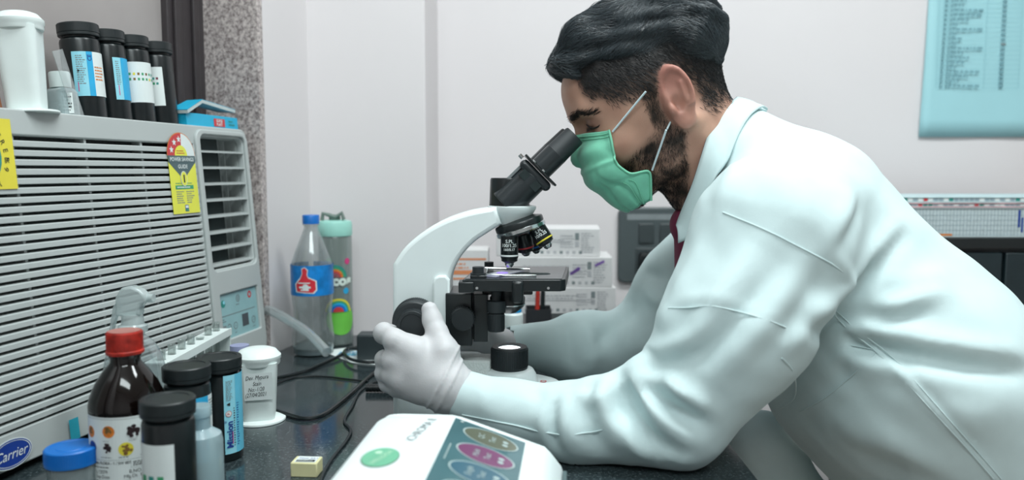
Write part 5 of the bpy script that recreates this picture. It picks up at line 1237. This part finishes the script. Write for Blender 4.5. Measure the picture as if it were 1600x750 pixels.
def mtube(pts, r, name, m_, par): 
    mb = MB(); mb.tube([tuple(h2w(np.array(p))) for p in pts], r, 8); return mb.build(name, m_, par, world=True)
for s_, i0 in ((-1, 0), (1, nS)): mtube(list(grid[:, i0]+np.array([0, s_*.0006, 0])), .0016, 'edge_binding', Mk, mk)
mtube(list(grid[2]+outw.reshape(nT, nS+1, 3)[2]*.0006), .0008, 'seam', Mk, mk); mtube(list(grid[4]+outw.reshape(nT, nS+1, 3)[4]*.0008), .0007, 'seam', Mk, mk)
for q in (nS-4, nS-6, 4, 6): mtube(list(grid[33:, q]+outw.reshape(nT, nS+1, 3)[33:, q]*.0012), .0005, 'seam', Mk, mk)
STR = mat('strap_white', 'cfe3e8', .6)
for s_ in (-1, 1):
    for (pa, pb, vb) in (((957, 206), (1009, 143), .088), ((1019, 266), (1041, 203), .088)):
        A_ = np.array(hpt(*pa, -.062)); B_ = np.array(hpt(*pb, -vb)); A_[1] = -.0625; pts = []
        for k in range(12):
            q = A_+(B_-A_)*k/11; q = q*np.array([1, -s_*-1 if False else 1, 1]); q[1] = s_*abs(q[1])
            for _ in range(3):
                dd = float(headsdf(*[np.array([c_]) for c_ in q])[0]); 
                if dd < .002 and k < 9: q[1] += s_*(.002-dd)
            pts.append(q)
        mtube(pts, .00135, 'ear_loop', STR, mk)
    pb0, pb1 = np.array(hpt(1009, 143, -.088)), np.array(hpt(1041, 203, -.088)); arc = []
    for k in range(9):
        f = k/8; q = pb0*(1-f)+pb1*f; q[0] -= .004+.026*math.sin(math.pi*f); q[1] = s_*(.074 if k in (0, 8) else .068); arc.append(q)
    mtube(arc, .0012, 'ear_loop', STR, mk)

# ---- coat
def W(px, py, Y): return tuple(float(v) for v in P(px, py, Y))
q = .72; yc = YH
TA, TB, TC, TD = W(1242, 338, yc), W(1384, 560, yc), W(1545, 775, yc), W(1640, 980, yc)
SH, MA, EL, WR = W(1205, 372, .945), W(1150, 505, .915), W(1062, 653, .905), W(722, 616, .955)
SF, EF, MF, WF = W(1150, 372, 1.26), W(1000, 536, 1.27), W(900, 546, 1.25), W(798, 541, 1.215)
def torso(x, y, z):
    d = cap(x, y, z, TA, TB, .114, .158, q)
    d = smin(d, cap(x, y, z, TB, TC, .158, .168, q), .05)
    d = smin(d, cap(x, y, z, TC, TD, .168, .18, q), .05)
    # shoulders
    d = smin(d, cap(x, y, z, (SH[0]+.02, SH[1]+.03, SH[2]+.02), (SF[0]+.06, SF[1]-.02, SF[2]+.03), .080, .080), .05)
    d = smin(d, cap(x, y, z, W(1150, 246, YH), W(1198, 278, YH), .072, .070, .8), .04)
    return d
def narm(x, y, z):
    d = cap(x, y, z, SH, MA, .096, .082)
    d = smin(d, cap(x, y, z, MA, EL, .082, .058), .03)
    d2 = cap(x, y, z, EL, W(905, 661, .925), .056, .046)
    d2 = smin(d2, cap(x, y, z, W(905, 661, .925), W(800, 640, .94), .046, .033), .02)
    d2 = smin(d2, cap(x, y, z, W(800, 640, .94), WR, .033, .0295), .02)
    d2 = smin(d2, cap(x, y, z, W(978, 600, .912), W(1012, 592, .90), .020, .026), .010)
    d2 = smin(d2, cap(x, y, z, W(935, 625, .912), W(950, 622, .905), .028, .028), .012)
    return smin(d, d2, .016)
def farm(x, y, z):
    d = cap(x, y, z, SF, W(1075, 450, 1.27), .085, .075)
    d = smin(d, cap(x, y, z, W(1075, 450, 1.27), EF, .075, .057), .03)
    d = smin(d, cap(x, y, z, EF, MF, .057, .052), .02)
    d = smin(d, cap(x, y, z, MF, WF, .052, .028), .02)
    return smin(d, cap(x, y, z, W(900, 522, 1.255), W(922, 520, 1.26), .034, .036), .015)
flapA, flapB = W(1190, 700, 1.20), W(1300, 930, 1.20)
def headhole(x, y, z):
    # space for the neck
    return cap(x, y, z, W(1060, 225, YH), W(1106, 275, YH), .070, .074)
def coatsdf(x, y, z):
    t_ = torso(x, y, z)
    d = smin(t_, narm(x, y, z), .022)
    d = smin(d, farm(x, y, z), .03)
    d = smin(d, cap(x, y, z, flapA, flapB, .055, .09), .012)
    d = smax(d, -headhole(x, y, z), .008)
    return d
lo = (-.09, .70, -.36); hi = (1.02, 1.47, .50)
V, F = surface_nets(coatsdf, lo, hi, .0050)
# cut below hip level: open hem outside the frame
N = grad(coatsdf, V, .006)
def surf(px, py):
    p = cast(coatsdf, px, py); return p
def fold(line, amp, wid, kind='ridge', taper=True, face=True):
    """a cloth fold: raised or sunken line along points that lie on the near surface"""
    pts = [surf(*q) for q in line]; pts = [p for p in pts if p is not None]
    if len(pts) < 2: return
    pts = np.array(pts); dd, tt = polydist(V, pts)
    w_ = np.exp(-(dd/wid)**2)
    if taper: w_ = w_*np.sin(np.pi*np.clip(tt*.92+.04, 0, 1))**.6
    dirn = pts[-1]-pts[0]; dirn /= np.linalg.norm(dirn)
    # signed side for ridge+shadow profile
    i = np.argmin(np.linalg.norm(V[:, None, :]-pts[None, len(pts)//2:len(pts)//2+1], axis=2)[:, 0]); n0 = N[i]
    sd = np.cross(n0, dirn); near = pts[np.clip((tt*(len(pts)-1)).round().astype(int), 0, len(pts)-1)]
    s_ = ((V-near)@sd)/wid
    if kind == 'step': prof = np.exp(-(dd/(wid*1.4))**2)*np.tanh(s_*1.5)
    elif kind == 'seam': prof = w_
    else: prof = w_
    D[:] += amp*prof
D = np.zeros(len(V))
folds = [
 # upper arm and shoulder
 
 ([(1180, 380), (1140, 440), (1090, 520), (1060, 570)], .0040, .016), ([(1215, 420), (1170, 480), (1110, 560)], -.0040, .013),
 ([(1255, 410), (1215, 470), (1160, 540), (1110, 600)], .0045, .015), ([(1290, 430), (1250, 490), (1190, 560)], -.0035, .012),
 ([(1300, 395), (1320, 440), (1285, 480), (1230, 540)], .0050, .013), ([(1120, 410), (1080, 480), (1040, 560)], -.0030, .014),
 ([(1090, 380), (1060, 440), (1035, 520)], .0030, .014), 
 ([(1060, 470), (1100, 462), (1180, 485)], .0018, .008),
 # elbow
 ([(968, 600), (985, 640), (1010, 680), (1050, 712)], -.0110, .013), ([(985, 585), (1008, 620), (1045, 660), (1085, 690)], .0090, .014),
 ([(1000, 575), (1050, 568), (1095, 550), (1130, 520)], -.0060, .012), ([(985, 560), (1040, 548), (1090, 525)], .0060, .014), ([(975, 596), (990, 622), (1000, 650)], -.0070, .008), ([(1005, 598), (1030, 625), (1050, 640)], -.0060, .007), ([(955, 612), (968, 640), (972, 668)], -.0050, .008), ([(1040, 585), (1060, 600), (1072, 625)], .0050, .009), ([(1010, 690), (1045, 712), (1080, 722)], .0050, .010),
 ([(1015, 610), (1060, 640), (1100, 665)], -.0080, .010), ([(1035, 596), (1080, 620), (1110, 640)], .0070, .012),
 ([(965, 640), (985, 680), (1020, 715)], .0080, .012), ([(940, 600), (945, 650), (975, 700)], .0050, .014),
 ([(925, 600), (920, 650), (935, 700)], -.0060, .010), ([(868, 625), (863, 660), (872, 700)], -.0055, .008), ([(850, 615), (848, 655), (856, 690)], .0040, .012), ([(885, 615), (882, 655), (892, 700)], .0045, .012),
 ([(830, 600), (845, 625), (840, 650)], -.0035, .009),
 ([(900, 612), (925, 625), (955, 618)], .0045, .010), ([(745, 595), (755, 620), (752, 645)], .0015, .008),
 # armpit and side of the coat
 ([(1300, 478), (1400, 478), (1470, 458)], .0065, .013), ([(1300, 492), (1390, 500), (1450, 492)], -.0045, .011),
 ([(1262, 508), (1340, 535), (1420, 555), (1510, 570), (1600, 580)], -.0120, .013), ([(1270, 488), (1350, 518), (1440, 540), (1530, 552), (1600, 558)], .0085, .018),
 ([(1255, 530), (1340, 560), (1430, 580), (1520, 600)], .0050, .016),
 ([(1292, 482), (1330, 515), (1400, 570), (1470, 650), (1560, 750)], .0034, .0055), ([(1300, 478), (1340, 512), (1410, 568), (1482, 650), (1572, 750)], -.0024, .0055),
 ([(1370, 500), (1310, 560), (1240, 640)], .0018, .006), ([(1250, 642), (1320, 610), (1390, 560)], .0018, .009),
 
 # back and collar
 ([(1425, 305), (1405, 350), (1340, 420), (1310, 455)], .0055, .013), ([(1432, 325), (1415, 365), (1360, 425), (1325, 460)], -.0065, .010),
 ([(1330, 300), (1320, 340), (1290, 390)], .0040, .014), ([(1345, 320), (1335, 355), (1310, 385)], -.0035, .010),
 ([(1120, 205), (1122, 260), (1108, 320)], -.0030, .009), ([(1140, 200), (1142, 270), (1125, 330)], .0030, .012),
 ([(1170, 200), (1200, 260), (1230, 330)], .0020, .02), ([(1260, 230), (1280, 290), (1300, 340)], -.0020, .018),
 ([(1400, 600), (1480, 640), (1570, 650)], .0040, .025), ([(1300, 660), (1380, 690), (1480, 740)], .0045, .025), ([(1340, 710), (1420, 735)], -.0035, .02),
 ([(1440, 420), (1500, 470), (1560, 530)], .002, .02), ([(1370, 440), (1420, 440), (1480, 425)], .003, .014),
 # far sleeve
 ([(990, 480), (960, 510), (925, 545)], -.0060, .013), ([(1005, 450), (1030, 470), (1050, 500)], .0060, .014), ([(965, 500), (985, 540), (1000, 570)], .0060, .014), ([(905, 505), (925, 530), (930, 570)], .0050, .013), ([(880, 505), (890, 540), (900, 580)], -.0045, .012), ([(1010, 425), (1040, 435)], -.0050, .010), ([(1000, 412), (1040, 420)], .0060, .011),
]
for f in folds: fold(f[0], f[1]*(1.0 if len(f[0]) > 3 and f[2] < .006 else 1.55 if abs(f[1]) > .003 else 1.2), f[2])
D += .0016*noise(V, 26, 21)+.0007*noise(V, 70, 22)
V = V+N*D[:, None]
# light smoothing along the mesh keeps folds soft
def lap(V, F, k=1, lam=.4):
    e = np.vstack([F[:, [0, 1]], F[:, [1, 2]], F[:, [2, 3]], F[:, [3, 0]]]); e = np.vstack([e, e[:, ::-1]])
    cnt = np.bincount(e[:, 0], minlength=len(V))[:, None]
    for _ in range(k):
        S = np.stack([np.bincount(e[:, 0], weights=V[e[:, 1], i], minlength=len(V)) for i in range(3)], 1); V = V+(S/np.maximum(cnt, 1)-V)*lam
    return V
V = lap(V, F, 1, .35)
tb = (V[:, 0] < .275) & (V[:, 2] < .0012) & (V[:, 2] > -.03); V[tb, 2] = .0012
# the cloth stops at the cuffs and hem: drop the faces of the closed ends
def cutface(V, F, point, nrm, rad):
    c = V[F].mean(1)-np.array(point); return (c@np.array(nrm) > 0) & (np.linalg.norm(c, axis=1) < rad)
dn = (np.array(WR)-np.array(W(800, 640, .94))); dn /= np.linalg.norm(dn); df = (np.array(WF)-np.array(MF)); df /= np.linalg.norm(df)
kill = cutface(V, F, np.array(WR)+dn*.008, dn, .06) | cutface(V, F, np.array(WF)+df*.006, df, .06)
F2 = F[~kill]
COAT = mat('coat_cotton', 'c8dcdd', .95, var=.015, scale=60, bump=.12, bscale=1200, sheen=.08, spec=.1)
coat = np_obj('lab_coat', V, F2, COAT, per)
md = coat.modifiers.new('s', 'SOLIDIFY'); md.thickness = .0016; md.offset = -1
def seam(line, r=.0010, name='seam'):
    pts = []
    for i in range(len(line)-1):
        (xa_, ya_), (xb_, yb_) = line[i], line[i+1]; n_ = max(2, int(math.hypot(xb_-xa_, yb_-ya_)/7))
        for k in range(n_+(i == len(line)-2)):
            p = surf(xa_+(xb_-xa_)*k/n_, ya_+(yb_-ya_)*k/n_)
            if p is None: continue
            q_ = np.linalg.norm(V-p, axis=1); w5 = np.argsort(q_)[:6]; wt = 1/(q_[w5]+.001)**2; wt /= wt.sum()
            off = ((V[w5]-p)*N[w5]).sum(1)@wt; nn_ = N[w5[0]]; pts.append(p+nn_*(off+.0004))
    if len(pts) < 3: return
    pts = smooth1(np.array(pts), 2); mb = MB(); mb.tube([tuple(p) for p in pts], r, 6); mb.build(name, COAT, coat, world=True)
seam([(1296, 486), (1335, 522), (1402, 578), (1470, 655), (1552, 748)]); seam([(1304, 484), (1344, 518), (1411, 572), (1480, 652), (1564, 748)], .0008)
seam([(1222, 560), (1240, 578), (1244, 600), (1242, 624), (1228, 634), (1208, 643)]); 
seam([(1048, 482), (1110, 478), (1160, 487), (1230, 512)], .0009)
seam([(1130, 332), (1180, 352), (1215, 368), (1262, 392), (1300, 412), (1328, 440)], .0009)
seam([(722, 648), (800, 662), (870, 679), (930, 676), (968, 660)], .0010)
seam([(1330, 540), (1372, 548), (1340, 580), (1290, 622), (1248, 645)], .0007)
# collar: folded band round the neck, near and far side
def collar(sgn):
    Yn = lambda o: YH+sgn*o
    inner = [W(1152, 152, Yn(.004)), W(1128, 172, Yn(.040)), W(1108, 205, Yn(.064)), W(1096, 245, Yn(.074)), W(1082, 290, Yn(.066)), W(1068, 322, Yn(.052)), W(1059, 345, Yn(.040)), W(1057, 352, Yn(.040))]
    outer = [W(1198, 174, Yn(.004)), W(1172, 190, Yn(.052)), W(1152, 222, Yn(.085)), W(1135, 270, Yn(.098)), W(1118, 318, Yn(.090)), W(1098, 352, Yn(.078)), W(1078, 372, Yn(.066)), W(1060, 380, Yn(.052))]
    a = resamp(inner, 40); b = resamp(outer, 40); a = smooth1(a, 6); b = smooth1(b, 6)
    rows = []
    for k in range(9):
        f = k/8; p = a*(1-f)+b*f; p = p+np.array([0, sgn*.010*math.sin(math.pi*f)*.4, .003*math.sin(math.pi*f)]); rows.append(p)
    R_ = np.array(rows).reshape(-1, 3)
    for _ in range(3):
        d_ = coatsdf(*R_.T); R_ = R_+grad(coatsdf, R_, .005)*np.maximum(.0035-d_, 0)[:, None]*(.98)
    fq = np.array([(k*40+i, k*40+i+1, (k+1)*40+i+1, (k+1)*40+i) for k in range(8) for i in range(39)])
    o = np_obj('collar', R_, fq, COAT, coat); m_ = o.modifiers.new('s', 'SOLIDIFY'); m_.thickness = .0022; m_.offset = 0
    mb = MB(); mb.tube([tuple(p) for p in R_[:40][::2]], .0011, 6); mb.build('dark_collar_edge', mat('navy_trim', '2b3550', .6), coat, world=True)
collar(-1); collar(1)
# maroon shirt showing at the throat
mb = MB(); 
def shirt(x, y, z): return smax(cap(x, y, z, W(1082, 352, YH), W(1120, 400, YH), .031, .07, .8), -cap(x, y, z, W(1060, 225, YH), W(1100, 268, YH), .056, .056), .004)
Vs, Fs = surface_nets(shirt, (.13, .98, .12), (.36, 1.22, .36), .005); np_obj('shirt', Vs, Fs, mat('maroon_cloth', '6d1c3c', .8, var=.1), per)
# trousers and shoes (below the frame)
HPx, HPz = TC[0]+.02, TC[2]-.06
def legs(x, y, z):
    d = None
    for s_ in (-1, 1):
        yy = YH+s_*.10
        e = smin(cap(x, y, z, (HPx, yy, HPz), (HPx-.03, yy, -.36), .085, .062), cap(x, y, z, (HPx-.03, yy, -.36), (HPx+.06, yy, -.67), .062, .048), .03); d = e if d is None else smin(d, e, .02)
    return smax(d, -.69-z, .005)
Vs, Fs = surface_nets(legs, (HPx-.20, YH-.24, -.72), (HPx+.22, YH+.24, HPz+.12), .011); np_obj('trousers', Vs, Fs, mat('dark_trousers', '2b2f38', .8, var=.1), per)
for s_ in (-1, 1):
    yy = YH+s_*.10
    def shoe(x, y, z, yy=yy): return smax(smin(cap(x, y, z, (HPx+.06, yy, -.70), (HPx-.10, yy, -.722), .042, .034), cap(x, y, z, (HPx+.06, yy, -.69), (HPx+.06, yy, -.63), .042, .046), .02), FLOOR+.0006-z, .004)
    Vs, Fs = surface_nets(shoe, (HPx-.18, yy-.07, -.76), (HPx+.14, yy+.07, -.60), .007); np_obj('shoe', Vs, Fs, mat('black_leather', '161616', .35), per)

# ---- gloved hands
GL = mat('glove_latex', 'c3c4c6', .5, var=.03, scale=40, bump=.08, bscale=500, spec=.4, sss=.05)
def nhand(x, y, z):
    C = lambda a, b, ra, rb: cap(x, y, z, W(*a), W(*b), ra, rb)
    fa = C((725, 616, .957), (700, 605, .957), .0270, .0275)
    pal = C((700, 600, .957), (642, 556, .962), .0275, .0180)
    pal = smin(pal, C((695, 612, .957), (632, 590, .960), .0250, .0185), .014)
    pal = smin(pal, C((690, 590, .965), (660, 560, .975), .024, .020), .014)
    d = smin(fa, pal, .012)
    d = smin(d, C((650, 548, .960), (616, 532, .962), .0175, .0142), .012)      # index metacarpal
    d = smin(d, C((645, 575, .958), (613, 562, .962), .0165, .0135), .010)
    d = smin(d, C((645, 595, .960), (612, 585, .966), .0150, .0125), .010)
    d = smin(d, C((655, 612, .962), (622, 607, .970), .0150, .0115), .012)
    ix = smin(C((616, 530, .962), (600, 521, .985), .0135, .0125), C((600, 521, .985), (612, 520, 1.018), .0120, .0105), .006)
    ix = smin(ix, C((612, 520, 1.018), (630, 523, 1.035), .0105, .0090), .005)
    md_ = smin(C((611, 563, .964), (600, 562, .985), .0125, .0115), C((600, 562, .985), (612, 556, 1.012), .0112, .0098), .005)
    md_ = smin(md_, C((612, 556, 1.012), (632, 546, 1.026), .0098, .0086), .005)
    rg = smin(C((611, 586, .967), (599, 583, .985), .0115, .0108), C((599, 583, .985), (611, 575, 1.010), .0105, .0092), .005)
    rg = smin(rg, C((611, 575, 1.010), (630, 565, 1.022), .0092, .0080), .005)
    lt = smin(C((620, 607, .972), (604, 600, .985), .0105, .0095), C((604, 600, .985), (612, 592, 1.008), .0092, .0080), .005)
    for fg in (ix, md_, rg, lt): d = smin(d, fg, .0045)
    th = smin(C((694, 590, .955), (694, 552, .962), .0230, .0170), C((694, 552, .962), (683, 520, .976), .0170, .0135), .012)
    th2 = smin(C((683, 520, .976), (675, 500, .984), .0132, .0120), C((675, 500, .984), (671, 484, .988), .0122, .0105), .005)
    d = smin(d, smin(th, th2, .005), .010)
    return d
a_, b_ = P(575, 660, .9), P(740, 460, 1.08)
V, F = surface_nets(nhand, (-.215, .90, .035), (-.045, 1.065, .205), .0021); N = grad(nhand, V, .002)
axw = np.array(W(640, 575, .957))-np.array(W(712, 612, .957)); axw /= np.linalg.norm(axw); tw = (V-np.array(W(712, 612, .957)))@axw
D = .0018*np.exp(-((tw-.022)/.0014)**2)+.0018*np.exp(-((tw-.011)/.0014)**2)+.00015*np.sin(tw*900+6*noise(V, 30, 2))*sst(.05, .0, tw)+.0004*noise(V, 90, 3)
# wrinkles where fingers bend
for px, py, Y in ((612, 548, .96), (611, 574, .962), (613, 596, .964)):
    c = np.array(W(px, py, Y)); r_ = np.linalg.norm((V-c)*np.array([.5, 1, 1.6]), axis=1); D -= .0008*np.exp(-(r_/.006)**2)
for k in range(4): c = np.array(W(610+k*3, 546-k*4, .955)); D -= .0005*np.exp(-(np.abs((V-c)@np.array([.45, 0, .89]))/.0012)**2)*np.exp(-(np.linalg.norm(V-c, axis=1)/.010)**2)
V = V+N*D[:, None]
kill = ((V[F].mean(1)-np.array(W(728, 618, .957)))@(-axw) > 0)
np_obj('glove', V, F[~kill], GL, per)
def fhand(x, y, z):
    C = lambda a, b, ra, rb: cap(x, y, z, W(*a), W(*b), ra, rb)
    d = smin(C((812, 543, 1.215), (780, 538, 1.20), .021, .022), C((780, 538, 1.20), (735, 520, 1.185), .023, .021), .014)
    for k, (a, b, c) in enumerate((((738, 500, 1.19), (700, 492, 1.195), (676, 500, 1.175)), ((735, 512, 1.195), (696, 508, 1.20), (672, 515, 1.175)), ((735, 524, 1.19), (700, 524, 1.195), (680, 530, 1.175)), ((740, 536, 1.185), (710, 538, 1.19), (692, 543, 1.175)))):
        d = smin(d, smin(C(a, b, .0125, .011), C(b, c, .011, .009), .004), .005)
    return smin(d, smin(C((770, 530, 1.18), (738, 496, 1.165), .014, .012), C((738, 496, 1.165), (708, 490, 1.160), .012, .010), .005), .010)
V, F = surface_nets(fhand, (-.14, 1.12, .03), (.06, 1.27, .20), .003); np_obj('glove', V, F, GL, per)
